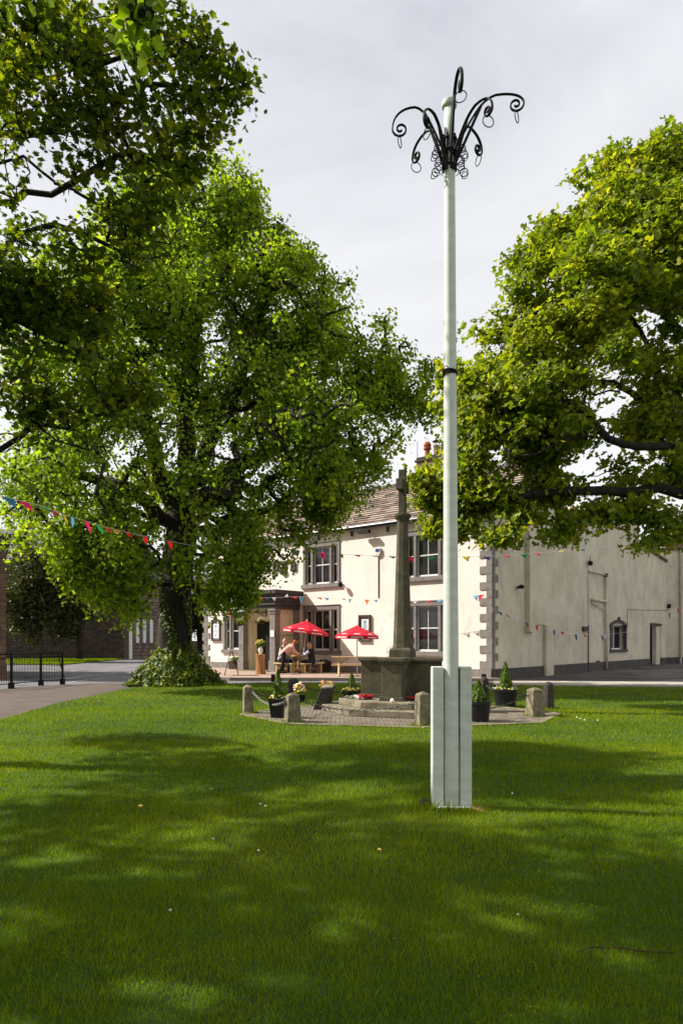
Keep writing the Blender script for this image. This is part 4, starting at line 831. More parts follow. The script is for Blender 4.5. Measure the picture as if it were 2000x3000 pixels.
# square picnic table with four benches
tc0 = TP(876, 30.4); tb = thing('picnic_table', 'pale square picnic table with four benches where people sit', 'picnic table', tc0); rot = Matrix.Rotation(R(45), 3, 'Z')
def tbl(mb, x0, x1, y0, y1, z0, z1): mb.box(tc0+rot @ Vector(((x0+x1)/2, (y0+y1)/2, 0))+Vector((0, 0, (z0+z1)/2)), (x1-x0, y1-y0, z1-z0), R(45))
mb = MB()
for k in range(7): tbl(mb, -.55+k*.158, -.55+k*.158+.148, -.55, .55, .73, .77)
mb.build('tabletop', M['wood'], tb, bevel=.005)
for sx, sy in ((-.35, -.35), (.35, -.35), (.35, .35), (-.35, .35)):
    mb = MB(); tbl(mb, sx-.04, sx+.04, sy-.04, sy+.04, 0, .73); mb.build('leg', M['wood'], tb)
for k in range(4):
    q = Matrix.Rotation(R(45+90*k), 3, 'Z'); mb = MB()
    def bb(x0, x1, y0, y1, z0, z1): mb.box(tc0+q @ Vector(((x0+x1)/2, (y0+y1)/2, 0))+Vector((0, 0, (z0+z1)/2)), (x1-x0, y1-y0, z1-z0), R(45+90*k))
    bb(-.62, .62, -.98, -.85, .40, .44); bb(-.62, .62, -.84, -.71, .40, .44); bn = mb.build('bench', M['wood'], tb, bevel=.005)
    for sx in (-.48, .48):
        mb = MB(); bb(sx-.04, sx+.04, -.93, -.85, 0, .40); bb(sx-.04, sx+.04, -.8, -.73, 0, .4); bb(sx-.045, sx+.045, -.85, -.1, .14, .2); mb.build('leg', M['wood'], bn)
# long A-frame picnic table
lc = TP(1038, 27.5); tb = thing('picnic_table', 'long pale A-frame picnic table under the right-hand red parasol', 'picnic table', lc)
mb = MB()
for k in range(5): mb.box(lc+Vector((0, -.29+k*.145, .755)), (1.85, .135, .035))
mb.build('tabletop', M['wood'], tb, bevel=.005)
for sy in (-1, 1):
    mb = MB(); mb.box(lc+Vector((0, sy*.72-.07, .445)), (1.85, .13, .035)); mb.box(lc+Vector((0, sy*.72+.07, .445)), (1.85, .13, .035)); mb.build('seat', M['wood'], tb, bevel=.005)
for sx in (-.62, .62):
    mb = MB()
    for sy in (-1, 1): mb.tube([lc+Vector((sx, sy*.22, .73)), lc+Vector((sx, sy*.68, 0))], .05, 4)
    mb.box(lc+Vector((sx+.04, 0, .40)), (.045, 1.65, .09)); mb.box(lc+Vector((sx, 0, .71)), (.05, .68, .07)); mb.tube([lc+Vector((sx, 0, .43)), lc+Vector((sx*.4, 0, .72))], .035, 4); mb.build('leg_frame', M['wood'], tb)
for i, (dx, dy) in enumerate(((-.12, -.2), (.2, .05), (-.25, .22))):
    g0 = tc0+Vector((dx, dy, .772)); mb = MB(); mb.lathe([(.03, 0), (.042, .14), (.038, .14), (.028, .02)], g0, 10); tag(mb.build('drinking_glass', M['white'] if i == 1 else M['log'], loc=g0), ('amber drink glass nearest the salmon-clad woman on the square table', 'white cup on the square picnic table near the parasol pole', 'amber drink glass at the far side of the square table')[i], 'glass')
def parasol(base, apex, rad, drop, label, rz, tilt):
    e = thing('parasol', label, 'parasol', base, 'red parasols outside the pub'); ax = (apex-base).normalized()
    mb = MB(); mb.tube([base, apex], .02, 8); mb.build('pole', M['white'], e)
    rot = Matrix.Rotation(tilt, 3, 'Y'); n = 8; rings = [(.03, 0), (.35, -.17), (.7, -.35), (1, -.52)]; mb = MB(); V = []
    for r, d in rings:
        for k in range(n): a = 2*math.pi*k/n+rz; V.append(apex+rot @ Vector((math.cos(a)*r*rad, math.sin(a)*r*rad, d*drop*1.9)))
    for k in range(n): a = 2*math.pi*k/n+rz; V.append(apex+rot @ Vector((math.cos(a)*rad*1.01, math.sin(a)*rad*1.01, -.52*drop*1.9-.13)))
    V.append(apex+Vector((0, 0, .01))); f = []
    for i in range(4):
        for k in range(n): f.append((i*n+k, i*n+(k+1) % n, (i+1)*n+(k+1) % n, (i+1)*n+k))
    for k in range(n): f.append((k, 5*n, (k+1) % n))
    mb.add(V, f); cn_ = mb.build('canopy', M['red'], e); sm = cn_.modifiers.new('thick', 'SOLIDIFY'); sm.thickness = .008
    mb = MB(); mb.ball(apex+Vector((0, 0, .04)), .035, 8, 6); mb.build('finial', M['petal_white'], cn_)
    mb = MB()
    for k in range(n): a = 2*math.pi*k/n+rz; mb.tube([apex+rot @ Vector((0, 0, -.05)), apex+rot @ Vector((math.cos(a)*rad*.97, math.sin(a)*rad*.97, -.54*drop*1.9))], .008, 4)
    mb.build('ribs', M['white'], cn_)
    # white emblem on two panels and a row of small characters on the valance below
    rr = random.Random(5); mb = MB()
    for k in (4, 5, 6):
        a0, a1 = 2*math.pi*k/n+rz, 2*math.pi*(k+1)/n+rz; A = Vector((math.cos(a0), math.sin(a0), 0)); Bv = Vector((math.cos(a1), math.sin(a1), 0)); nn = ((A+Bv)/2).normalized()
        def pt(u, v): return apex+rot @ (A.lerp(Bv, u)*rad*1.02+Vector((0, 0, -.52*drop*1.9-.13*v)))
        u = .16
        while u < .84:
            w_ = rr.uniform(.03, .055); t = rr.choice((0, .1)); mb.add([pt(u, .75), pt(u+w_, .75), pt(u+w_, .28+t), pt(u, .28+t)], [(0, 1, 2, 3)]); u += w_+.022
        def pc(u, r): q = A.lerp(Bv, u); return apex+rot @ (q*rad*r+Vector((0, 0, -.52*r*drop*1.9+.014)))
        for (u0, u1, r0, r1) in ((.38, .5, .72, .9), (.5, .62, .66, .88), (.3, .38, .8, .88), (.62, .7, .78, .88), (.42, .58, .6, .68)): mb.add([pc(u0, r1), pc(u1, r1), pc(u1, r0), pc(u0, r0)], [(0, 1, 2, 3)])
    lt = mb.build('lettering', M['petal_white'], cn_); sm = lt.modifiers.new('thick', 'SOLIDIFY'); sm.thickness = .003
parasol(TP(884, 30.4), P(899, 1820, 30.2), 1.02, .44, 'red parasol with white lettering tilted over the people at the square table', .2, R(7))
parasol(TP(1046, 27.5), P(1045, 1834, 27.5), .92, .40, 'red parasol with white lettering upright over the long picnic table', .39, R(1))
# A-board
e = thing('sandwich_board', 'dark folding sandwich board standing on the terrace left of the porch', 'sign', TP(677, 28.0)); 
for s in (-1, 1):
    mb = MB(); c = TP(677, 28.0); f = Frame(c, (-.15, .987, 0), (.987, .15, 0)); o0, o1 = s*.28, s*.03
    for u in (-.3, .3): mb.hexa([f.p(u-.03, 0, o0), f.p(u+.03, 0, o0), f.p(u+.03, 0, o0+.03), f.p(u-.03, 0, o0+.03), f.p(u-.03, 1.0, o1), f.p(u+.03, 1.0, o1), f.p(u+.03, 1.0, o1+.03), f.p(u-.03, 1.0, o1+.03)])
    k = .25; mb.hexa([f.p(-.3, k, o0+(o1-o0)*k), f.p(.3, k, o0+(o1-o0)*k), f.p(.3, k, o0+(o1-o0)*k+.02), f.p(-.3, k, o0+(o1-o0)*k+.02), f.p(-.3, .97, o1), f.p(.3, .97, o1), f.p(.3, .97, o1+.02), f.p(-.3, .97, o1+.02)]); mb.build('panel', M['dkwood'], e)
# trough of yellow-green plants, white box, log with a vase
c = FA.p(PLF+1.0, TZ, .75); e = thing('trough_planter', 'dark wooden trough of yellow-green plants behind the sandwich board', 'planter', c); mb = MB(); FA.box(mb, PLF+.5, PLF+1.5, TZ, TZ+.42, .55, .95); mb.build('trough', M['dkwood'], e, bevel=.01); foliage(e, c+Vector((0, 0, .5)), .45, .14, 500, .07, 'conifer', 41); flowers(e, c+Vector((0, 0, .5)), .4, .14, 26, .03, ['petal_yellow'], 42)
mb = MB(); FA.box(mb, PLF+.08, PLF+.42, TZ, TZ+.36, .7, 1.0); tag(mb.build('plant_box', M['concrete'], loc=FA.p(PLF+.25, TZ, .85), bevel=.015), 'small pale stone box at the foot of the left porch pilaster', 'box')
c = TP(763, 28.9); e = thing('log_stand', 'upright tree log used as a stand in front of the pub doorway', 'log', c); mb = MB(); mb.lathe([(.25, 0), (.21, .12), (.19, .5), (.2, .78), (.2, .84)], c, 12); mb.build('log', M['log'], e)
mb = MB(); mb.lathe([(.19, .84), (.18, .845)], c, 12); mb.build('cut_end', M['wood'], e)
v = c+Vector((0, 0, .846)); e = thing('vase', 'white vase of yellow-green flowers standing on the log by the doorway', 'vase', v); mb = MB(); mb.lathe([(.06, 0), (.09, .1), (.1, .2), (.06, .3), (.08, .34)], v, 14); mb.build('vase_body', M['petal_white'], e, smooth=True); foliage(e, v+Vector((0, 0, .45)), .2, .16, 220, .07, 'conifer', 51, 'leaves'); flowers(e, v+Vector((0, 0, .45)), .2, .17, 40, .035, ['petal_yellow', 'petal_yellow'], 52)
c = TP(949, 31.0); e = thing('tub_planter', 'brown wooden tub of reddish plants below the ground-floor window right of the seated people', 'planter', c); mb = MB(); mb.lathe([(.26, 0), (.34, .4), (.32, .42), (.3, .38)], c, 12); mb.build('tub', M['dkwood'], e); foliage(e, c+Vector((0, 0, .46)), .32, .12, 260, .07, 'leaf_dark', 61)
# ================================================================ PEOPLE (one skinned surface each, from joined tapered limbs)
def capsules(lst, voxel, name, mat, parent):
    mb = MB()
    for p0, p1, r0, r1 in lst:
        p0, p1 = Vector(p0), Vector(p1); d = p1-p0; L = d.length; dn = d.normalized() if L > 1e-6 else Vector((0, 0, 1)); n = 5; pts = []; rad = []
        for i in range(1, n+1): a = math.pi/2*(1-i/n); pts.append(p0-dn*r0*math.sin(a)); rad.append(max(r0*math.cos(a), .002))
        for i in range(0, n): a = math.pi/2*(i/n); pts.append(p1+dn*r1*math.sin(a)); rad.append(max(r1*math.cos(a), .002))
        mb.tube(pts, rad, 12)
    me = bpy.data.meshes.new(name); me.from_pydata(mb.v, [], mb.f); me.update(); t = bpy.data.objects.new('tmp', me); COL.objects.link(t)
    m = t.modifiers.new('r', 'REMESH'); m.mode = 'VOXEL'; m.voxel_size = voxel; sm = t.modifiers.new('s', 'SMOOTH'); sm.factor = .5; sm.iterations = 3
    bpy.context.view_layer.update(); m2 = bpy.data.meshes.new_from_object(t.evaluated_get(bpy.context.evaluated_depsgraph_get())); bpy.data.objects.remove(t)
    for p in m2.polygons: p.use_smooth = True
    m2.materials.clear(); return link_mesh(name, m2, mat, parent)
def person(base, face, J, label, tops, trousers, hair, hairlen):
    """base = ground point; face = heading; J = joints in a local frame (x forward, y left, z up)"""
    e = thing('person', label, 'person', base); fx = Vector((math.cos(face), math.sin(face), 0)); fy = Vector((-fx.y, fx.x, 0))
    W = lambda p: Vector(base)+fx*p[0]+fy*p[1]+Vector((0, 0, p[2])); j = {k: W(v) for k, v in J.items()}
    hd = (j['head']-j['neck']).normalized(); fwd = (fx+Vector((0, 0, -.25))).normalized(); H = j['head']
    body = [(j['pelvis'], j['chest'], .13, .135), (j['chest'], j['neck'], .12, .055), (j['neck'], H, .05, .06), (H-hd*.035, H+hd*.045, .078, .088), (H+fwd*.03-hd*.06, H+fwd*.045-hd*.045, .045, .045)]
    body += [(H+fwd*.09, H+fwd*.105-hd*.02, .012, .016), (H+fy*.085, H+fy*.088-hd*.03, .015, .012), (H-fy*.085, H-fy*.088-hd*.03, .015, .012)]
    for s in ('l', 'r'):
        sg = 1 if s == 'l' else -1
        body += [(j['chest']+fy*sg*.07, j['sh'+s], .09, .062), (j['sh'+s], j['el'+s], .055, .042), (j['el'+s], j['ha'+s], .041, .028), (j['pelvis']+fy*sg*.07, j['kn'+s], .095, .065), (j['kn'+s], j['an'+s], .06, .042), (j['an'+s], j['an'+s]+fx*.17+Vector((0, 0, -.03)), .042, .03)]
        hdv = (j['ha'+s]-j['el'+s]).normalized(); sd = hdv.cross(Vector((0, 0, 1))).normalized(); q = j['ha'+s]+hdv*.06
        body += [(j['ha'+s], q, .026, .03), (j['ha'+s]+sd*sg*.02, j['ha'+s]+sd*sg*.05+hdv*.05, .011, .009)]
        for fi, ln in enumerate((.075, .085, .08, .06)):
            o = sd*(fi-1.5)*.018; body.append((q+o, q+o+hdv*ln*.6, .0095, .009)); body.append((q+o+hdv*ln*.6, q+o+hdv*ln-Vector((0, 0, .015)), .009, .007))
    capsules(body, .009, 'body', M['skin'], e)
    tp = [(j['pelvis']+Vector((0, 0, .02)), j['chest'], .155, .16), (j['chest'], j['chest'].lerp(j['neck'], .7), .14, .075)]
    for s in ('l', 'r'):
        sg = 1 if s == 'l' else -1; tp += [(j['chest']+fy*sg*.07, j['sh'+s], .105, .078)]
    sl_ = []
    for s in ('l', 'r'): sl_ += [(j['sh'+s], j['el'+s], .072, .058), (j['el'+s], j['el'+s].lerp(j['ha'+s], .82), .056, .042)]
    if tops[1] is None: capsules(tp+sl_, .014, 'top', M[tops[0]], e)
    else: capsules(tp, .014, 'waistcoat', M[tops[0]], e); capsules(sl_, .012, 'sleeves', M[tops[1]], e)
    tr = [(j['pelvis']-Vector((0, 0, .02)), j['pelvis']+Vector((0, 0, .03)), .15, .145)]
    for s in ('l', 'r'):
        sg = 1 if s == 'l' else -1; tr += [(j['pelvis']+fy*sg*.07, j['kn'+s], .112, .08), (j['kn'+s], j['an'+s], .076, .058)]
    capsules(tr, .014, 'trousers', M[trousers], e)
    sh = []
    for s in ('l', 'r'): sh.append((j['an'+s]+Vector((0, 0, -.02))-fx*.03, j['an'+s]+fx*.18+Vector((0, 0, -.035)), .045, .038))
    capsules(sh, .012, 'shoes', M['blackcloth'], e)
    hr_ = [(H-fwd*.025-hd*.01, H-fwd*.015+hd*.055, .092, .09)]
    if hairlen > 0: hr_ += [(H-fwd*.04, H-fwd*.075-Vector((0, 0, hairlen)), .085, .055), (H+fy*.06-fwd*.02, H+fy*.065-fwd*.03-Vector((0, 0, hairlen*.8)), .05, .035), (H-fy*.06-fwd*.02, H-fy*.065-fwd*.03-Vector((0, 0, hairlen*.8)), .05, .035)]
    capsules(hr_, .01, 'hair', M[hair], e)
    return e
S45 = R(45)
# woman in salmon, leaning forward over the left front bench towards the table
person(TP(829, 29.6), R(18), dict(pelvis=(.02, 0, .86), chest=(.33, 0, 1.13), neck=(.46, 0, 1.27), head=(.56, 0, 1.37), shl=(.38, .17, 1.17), shr=(.38, -.17, 1.17), ell=(.52, .2, .93), elr=(.50, -.22, .93), hal=(.74, .1, .82), har=(.76, -.1, .82), knl=(.06, .1, .46), knr=(-.02, -.1, .46), anl=(-.02, .1, .07), anr=(-.16, -.1, .07)),
       'auburn-haired woman in a salmon top and black trousers leaning forward over the picnic table', ('pinkcloth', None), 'blackcloth', 'hair_ginger', .13)
# grey-haired man behind her
person(TP(822, 30.3), R(-8), dict(pelvis=(.02, 0, .58), chest=(.1, 0, 1.02), neck=(.14, 0, 1.2), head=(.2, 0, 1.38), shl=(.1, .19, 1.1), shr=(.1, -.19, 1.1), ell=(.26, .24, .86), elr=(.24, -.24, .84), hal=(.52, .1, .8), har=(.5, -.12, .8), knl=(.42, .14, .52), knr=(.42, -.14, .52), anl=(.40, .14, .07), anr=(.40, -.14, .07)),
       'grey-haired man in a patterned shirt sitting behind the woman in salmon', ('plaid', None), 'jeans', 'hair_grey', 0)
# fair-haired person on the right front bench, reaching left
person(TP(913, 29.75), R(168), dict(pelvis=(-.02, 0, .52), chest=(.04, 0, .9), neck=(.08, 0, 1.06), head=(.13, 0, 1.22), shl=(.05, .18, .98), shr=(.05, -.18, .98), ell=(.25, .2, .82), elr=(.25, -.22, .82), hal=(.48, .1, .8), har=(.5, -.08, .8), knl=(.40, .12, .5), knr=(.38, -.12, .48), anl=(.32, .12, .07), anr=(.36, -.12, .07)),
       'fair-haired person in a dark waistcoat with pale sleeves seated with their back half turned', ('blackcloth', 'palesleeve'), 'jeans', 'hair_blonde', .1)
# ================================================================ RAILING
rp = [G(-130, 2030), G(33, 2019), G(120, 2009), G(183, 2006)]
e = thing('pedestrian_railing', 'black metal pedestrian railing beside the road at the left', 'railing', rp[1]); HR = 1.1
mb = MB()
for a, b in zip(rp[:-1], rp[1:]):
    for z in (HR, .16, HR-.12): mb.tube([a+Vector((0, 0, z)), b+Vector((0, 0, z))], .022 if z == HR else .015, 6)
mb.build('rails', M['iron'], e)
mb = MB()
for a, b in zip(rp[:-1], rp[1:]):
    L = (b-a).length; k = int(L/.085)
    for i in range(1, k): p = a.lerp(b, i/k); mb.tube([p+Vector((0, 0, .16)), p+Vector((0, 0, HR-.12))], .008, 4)
mb.build('bars', M['iron'], e)
for p in rp[1:]:
    mb = MB(); mb.box(p+Vector((0, 0, .1)), (.14, .14, .2)); mb.box(p+Vector((0, 0, HR/2)), (.06, .06, HR)); mb.build('post', M['iron'], e)
mb = MB(); q = rp[-1]+Vector((-.15, .05, 0)); mb.tube([q+Vector((-.05, 0, HR)), rp[-1]+Vector((.08, -.05, .25))], .022, 6); mb.build('stay', M['iron'], e)
# ================================================================ BACKGROUND BUILDINGS
def gable_house(name, label, fr, L, D, h, rh, wall, roof, zb=-.05):
    e = thing(name, label, 'building', fr.p(L/2, 0, -D/2)); mb = MB()
    mb.hexa([fr.p(0, zb), fr.p(L, zb), fr.p(L, zb, -D), fr.p(0, zb, -D), fr.p(0, h), fr.p(L, h), fr.p(L, h, -D), fr.p(0, h, -D)]); mb.add([fr.p(0, h), fr.p(0, h, -D), fr.p(0, h+rh, -D/2), fr.p(L, h), fr.p(L, h, -D), fr.p(L, h+rh, -D/2)], [(0, 1, 2), (3, 5, 4)])
    w_ = mb.build('wall', wall, e); mb = MB(); n = int(math.hypot(D/2, rh)/.35); r_ = random.Random(2)
    up_ = (fr.p(0, h+rh, -D/2)-fr.p(0, h, 0)); ln = up_.length; up_.normalize(); nn = fr.u.cross(up_); nn = nn if nn.z > 0 else -nn
    for i in range(-1, n+1):
        x = -.3
        while x < L+.3:
            w2 = r_.uniform(.5, .9); a = fr.p(x, h)+up_*(i*ln/n)+nn*.06; b = a+fr.u*w2; c = b+up_*(ln/n*1.1)-nn*.04; d = a+up_*(ln/n*1.1)-nn*.04; mb.hexa([a-nn*.05, b-nn*.05, c-nn*.04, d-nn*.04, a, b, c, d], r_.random()); x += w2+.01
    mb.add([fr.p(-.3, h, -D), fr.p(L+.3, h, -D), fr.p(L+.3, h+rh, -D/2), fr.p(-.3, h+rh, -D/2)], [(0, 1, 2, 3)]); mb.build('roof', roof, e, tint=True)
    mb = MB(); fr.box(mb, -.1, L+.1, h-.12, h+.02, .02, .2); mb.build('gutter', M['gutter'], e)
    return e
Yb = 57; a = P(-900, 1930, Yb); a.z = 0; b = P(362, 1930, Yb); fr = Frame(a, (1, 0, 0), (0, -1, 0)); Lb = b.x-a.x
hb = EYE-(1636-HOR)/FPX*Yb
gable_house('stone_building', 'big dark stone building with a slate roof across the road behind the small tree', fr, Lb, 9, hb, 3.0, M['stonewall'], M['slate'])
Yb = 61; a = P(362, 1925, Yb-3); a.z = 0; b = P(545, 1925, Yb+5); b.z = 0; fr = Frame(a, b-a, (-.3, -1, 0)); d_ = (b-a).normalized(); fr.n = Vector((d_.y, -d_.x, 0)); Lb = (b-a).length
M['stonelight'] = mk_brick('grey_brown_squared_rubble', lin((128, 108, 92)), lin((88, 74, 64)), lin((60, 52, 46)), .6, .3, .03, axis=('XY', 'Z'))
hs = gable_house('stone_building', 'lighter rubble stone building with tall white window frames left of the big tree trunk', fr, Lb, 8, 7.2, 2.6, M['stonelight'], M['slate'])
mb = MB(); u = fr.upx(379); fr.box(mb, u-.2, u+.2, 0, EYE-(1820-HOR)/FPX*58, .0, .14); mb.build('downpipe', M['white'], hs)
for px in (401, 421, 441, 466):
    u = fr.upx(px); z1 = fr.zpx(px, 1815); z0 = fr.zpx(px, 1884); mb = MB(); fr.box(mb, u-.18, u+.18, z0, z1, .0, .1); wn_ = mb.build('window', M['white'], hs); mb = MB(); fr.box(mb, u+.19, u+.45, z0+.1, z1, .0, .03); mb.build('pane', M['glass'], wn_)
# building at the left edge
Yc = 26.5; c = P(17, 2000, Yc); c.z = 0; fr = Frame(c, (-1, .1, 0), (.53, -1, 0)); e = thing('sandstone_building', 'brown sandstone building with an overhanging slate eave at the left edge', 'building', fr.p(3, 0, -3)); zt = EYE-(1590-HOR)/FPX*Yc
mb = MB(); mb.hexa([fr.p(0, 0), fr.p(7, 0), fr.p(7, 0, -9), fr.p(-.0, 0, -9), fr.p(0, zt), fr.p(7, zt), fr.p(7, zt, -9), fr.p(0, zt, -9)]); mb.build('wall', M['brownstone'], e)
mb = MB()
for k, (ee, z0, z1) in enumerate(((.1, zt-.05, zt+.08), (.2, zt+.08, zt+.2), (.28, zt+.2, zt+.3))): fr.box(mb, -ee, 7, z0, z1, -9-ee, ee)
mb.build('cornice', M['dkgrey'], e, bevel=.01)
mb = MB(); mb.hexa([fr.p(-.3, zt+.3, .3), fr.p(7, zt+.3, .3), fr.p(7, zt+.3, -9.3), fr.p(-.3, zt+.3, -9.3), fr.p(3, zt+2.2, -3), fr.p(7, zt+2.2, -3), fr.p(7, zt+2.2, -6), fr.p(3, zt+2.2, -6)]); mb.build('roof', M['slate'], e)
mb = MB(); fr.box(mb, -.03, 7, 2.9, 3.05, 0, .05); fr.box(mb, -.05, 7, 0, .6, 0, .06); mb.build('string_course', M['brownstone'], e)
# low wall beyond the road right of the trunk, and the recessed wall at the far right
a = G(560, 1912); b = G(640, 1912); fr = Frame(a, b-a, (0, -1, 0)); mb = MB(); fr.box(mb, -5, 9, 0, 1.6, -.4, 0); tag(mb.build('garden_wall', M['stonewall'], loc=a), 'low dark stone wall in the gap between the big trunk and the pub', 'wall')
a = SI.p(s_at(1951)+.0, 0, -.8); fr = Frame(a, (1, .06, 0), (.06, -1, 0)); e = thing('rear_annex', 'recessed cream annex with a pale downpipe at the right edge beyond the side door', 'building', a); mb = MB(); zt = EYE-(1612-HOR)/FPX*a.y
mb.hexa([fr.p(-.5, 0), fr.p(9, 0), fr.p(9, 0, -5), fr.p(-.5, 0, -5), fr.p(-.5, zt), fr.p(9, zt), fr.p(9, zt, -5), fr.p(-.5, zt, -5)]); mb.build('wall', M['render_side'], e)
mb = MB(); fr.box(mb, -.5, 9, 0, .44, 0, .05); mb.build('plinth', M['dkgrey'], e); mb = MB(); fr.box(mb, -.5, 9, zt, zt+.15, -5, .15); mb.build('coping', M['dkgrey'], e)
mb = MB(); u = fr.upx(1991); mb.tube([fr.p(u, 0, .1), fr.p(u, zt, .1)], .08, 8); mb.build('downpipe', M['concrete'], e)
mb = MB(); u = fr.upx(1957); fr.box(mb, u-.08, u+.08, fr.zpx(1957, 1782), fr.zpx(1957, 1770), 0, .2); mb.build('small_lamp', M['iron'], e)
mb = MB(); c = P(1972, 1640, a.y+2); mb.box(c, (1.3, .8, 3.2)); cc = mb.build('chimney', M['chimbrick'], e); mb = MB(); mb.box(c+Vector((0, 0, 1.66)), (1.5, 1, .12)); mb.build('chimney_cap', M['dkstone'], cc)
# ================================================================ TREES
def V2(l): return [np.array(P(*q)) for q in l]
def tree(name, label, base, limbs, lobes, ntips, Rb, rtip, leaf, nper, spread, flat, lsz, tmpl, bark, cat='tree', **kw):
    e = thing(name, label, cat, base); tips = sample_lobes(lobes, ntips, kw.get('shell', .5)); tips = tips[tips[:, 2] > kw.get('zmin', 1.5)]
    cs = kw.get('cull', .9); keep = np.array([mnoise.noise(Vector(t)*cs+Vector(kw.get('co', (5.3, 1.7, 9.1)))) > kw.get('cth', -.16) for t in tips]); tips = tips[keep]
    if 'extra' in kw: tips = np.concatenate([tips, sample_lobes([lobe(*q) for q in kw['extra'][1]], kw['extra'][0], .4)])
    NA, par, rad, tn = grow(limbs, tips, Rb, rtip, kw.get('seglen', .45), kw.get('wig', .12), kw.get('power', .55))
    wood_mesh('trunk', NA, par, rad, M[bark], e)
    pts, nr, sz, ti = spray(NA, par, tn, nper, spread, flat, lsz, .3, kw.get('up', 1), kw.get('rnd', .6), kw.get('droop', 0), kw.get('outw', 0), kw.get('centre'), kw.get('ct', .22), kw.get('tb', .42), kw.get('back', .5))
    if 'szf' in kw: sz = sz*kw['szf'](pts)
    leaf_mesh('crown', pts, nr, sz, tmpl, ti, M[leaf], e); return e
# -- the big lime in the middle left
TB = G(512, 2008); YT = TB.y
tl = [V2([(512, 2010, YT), (508, 1900, YT), (515, 1760, YT), (530, 1600, YT), (535, 1480, YT), (545, 1350, YT), (552, 1200, YT), (560, 1000, YT+.3), (600, 800, YT), (640, 620, YT)]),
      V2([(530, 1520, YT), (470, 1400, YT-.5), (430, 1260, YT-1.6), (420, 1100, YT-2.2), (350, 930, YT-2.0)]), V2([(540, 1440, YT), (620, 1280, YT-1.6), (680, 1160, YT-2.4), (730, 1020, YT-2.2), (790, 850, YT-1.4)]),
      V2([(545, 1420, YT), (660, 1380, YT+.5), (820, 1310, YT+.4), (980, 1250, YT), (1130, 1160, YT-.2)]), V2([(525, 1560, YT), (430, 1470, YT-1.4), (320, 1420, YT-2.2), (180, 1380, YT-2.4)]),
      V2([(535, 1500, YT), (600, 1450, YT+1.8), (690, 1380, YT+3.4)]), V2([(535, 1480, YT), (500, 1400, YT+2), (430, 1300, YT+4)]), V2([(540, 1480, YT), (620, 1440, YT-2), (700, 1350, YT-4)]), V2([(430, 1260, YT-1), (300, 1150, YT-1.2), (180, 1020, YT-1)])]
lo = [(640, 570, 22, 130), (560, 620, 22.5, 150), (690, 690, 22.5, 160), (770, 740, 22, 120), (800, 860, 21.5, 180), (925, 960, 22, 110), (905, 830, 22, 70), (985, 855, 22, 55), (920, 1050, 21, 190), (1050, 1090, 22, 140), (1120, 1000, 22, 80), (1185, 1090, 22, 90), (1205, 1190, 22, 70), (1060, 1220, 21.5, 150), (1040, 1330, 22, 110), (930, 1250, 19.5, 170), (830, 1380, 20, 170), (980, 1430, 22, 90), (900, 1500, 22, 100), (760, 1150, 20, 160, .45), (640, 900, 20.8, 160, .6), (520, 800, 21, 170), (400, 850, 21, 170), (300, 1000, 21, 200), (180, 1150, 21, 190), (90, 1350, 21, 130), (60, 1480, 21, 80), (200, 1430, 19.5, 180), (350, 1300, 19.6, 170, .6), (520, 1150, 19.8, 160, .35), (640, 1350, 19.6, 140, .4), (500, 1420, 19.8, 120, .35), (250, 1600, 20, 90), (150, 1560, 20, 80), (380, 1640, 20, 90), (60, 1600, 20, 40), (330, 1560, 19.5, 140), (300, 1690, 20, 80), (350, 1760, 20.5, 60), (410, 1670, 20, 65), (640, 1590, 20, 130), (750, 1560, 21, 110), (690, 1720, 21, 55), (740, 1660, 21.5, 45), (830, 1580, 21.5, 75), (700, 1660, 21, 60), (640, 1720, 22, 60), (590, 1680, 20, 70), (440, 600, 23, 130), (350, 700, 23, 140), (230, 800, 23, 130), (120, 950, 23, 130), (700, 1100, 24.3, 190), (450, 1100, 24.5, 200), (600, 800, 24.3, 160), (850, 1250, 23.8, 130), (350, 1450, 24.3, 180), (690, 1480, 23.8, 120), (470, 530, 22, 90), (1230, 1110, 22, 55), (1240, 1180, 22, 45)]
LIME = tree('lime_tree', 'big broad lime tree in front of the pub with ivy round its trunk', TB, tl, [lobe(*q) for q in lo], 3900, .56, .011, 'leaf_lime', 60, .23, .85, .13, T_RHOMB, 'bark', rnd=.9, up=.45, droop=.26, outw=.5, centre=(TB.x, TB.y, 7), ct=.26, tb=.45, wig=.16, shell=.6, cull=.66, cth=-.15, extra=(150, [(700, 1700, 21, 50), (640, 1740, 21.5, 40), (740, 1640, 21, 60), (300, 1700, 20, 60), (230, 1640, 20, 60), (960, 1480, 22, 50)]), power=.44, zmin=1.9)
# root flare and ivy skirt
mb = MB(); mb.lathe([(.95, -.05), (.75, .2), (.6, .6), (.5, 1.2), (.47, 2.0), (.44, 3.2), (.4, 4.2)], TB+Vector((.03, 0, 0)), 16); mb.build('trunk_base', M['bark'], LIME, smooth=True)
e = thing('ivy', 'skirt of glossy yellow-green ivy heaped round the foot of the big lime trunk', 'plant', TB)
g = np.random.default_rng(77); n = 9000; f = g.random(n)**1.15; th = g.random(n)*2*np.pi; hz = f*1.28; rr_ = .46+(1-f**1.25)*1.02+(.13*np.sin(th*4+1+3*f)+.09*np.sin(th*9+f*7)+.06*np.sin(th*17-f*13))*(1-.6*f); rr_ = rr_*(.86+.14*g.random(n)); pts = np.stack([TB.x+.02+np.cos(th)*rr_, TB.y+np.sin(th)*rr_, hz+.02], 1)
pts[:, 2] = np.maximum(pts[:, 2]+g.normal(size=n)*.05+.06*np.sin(th*7)*f, .02); nr = np.stack([np.cos(th), np.sin(th), .8+0*th], 1)+g.normal(size=(n, 3))*.45
shoots = []
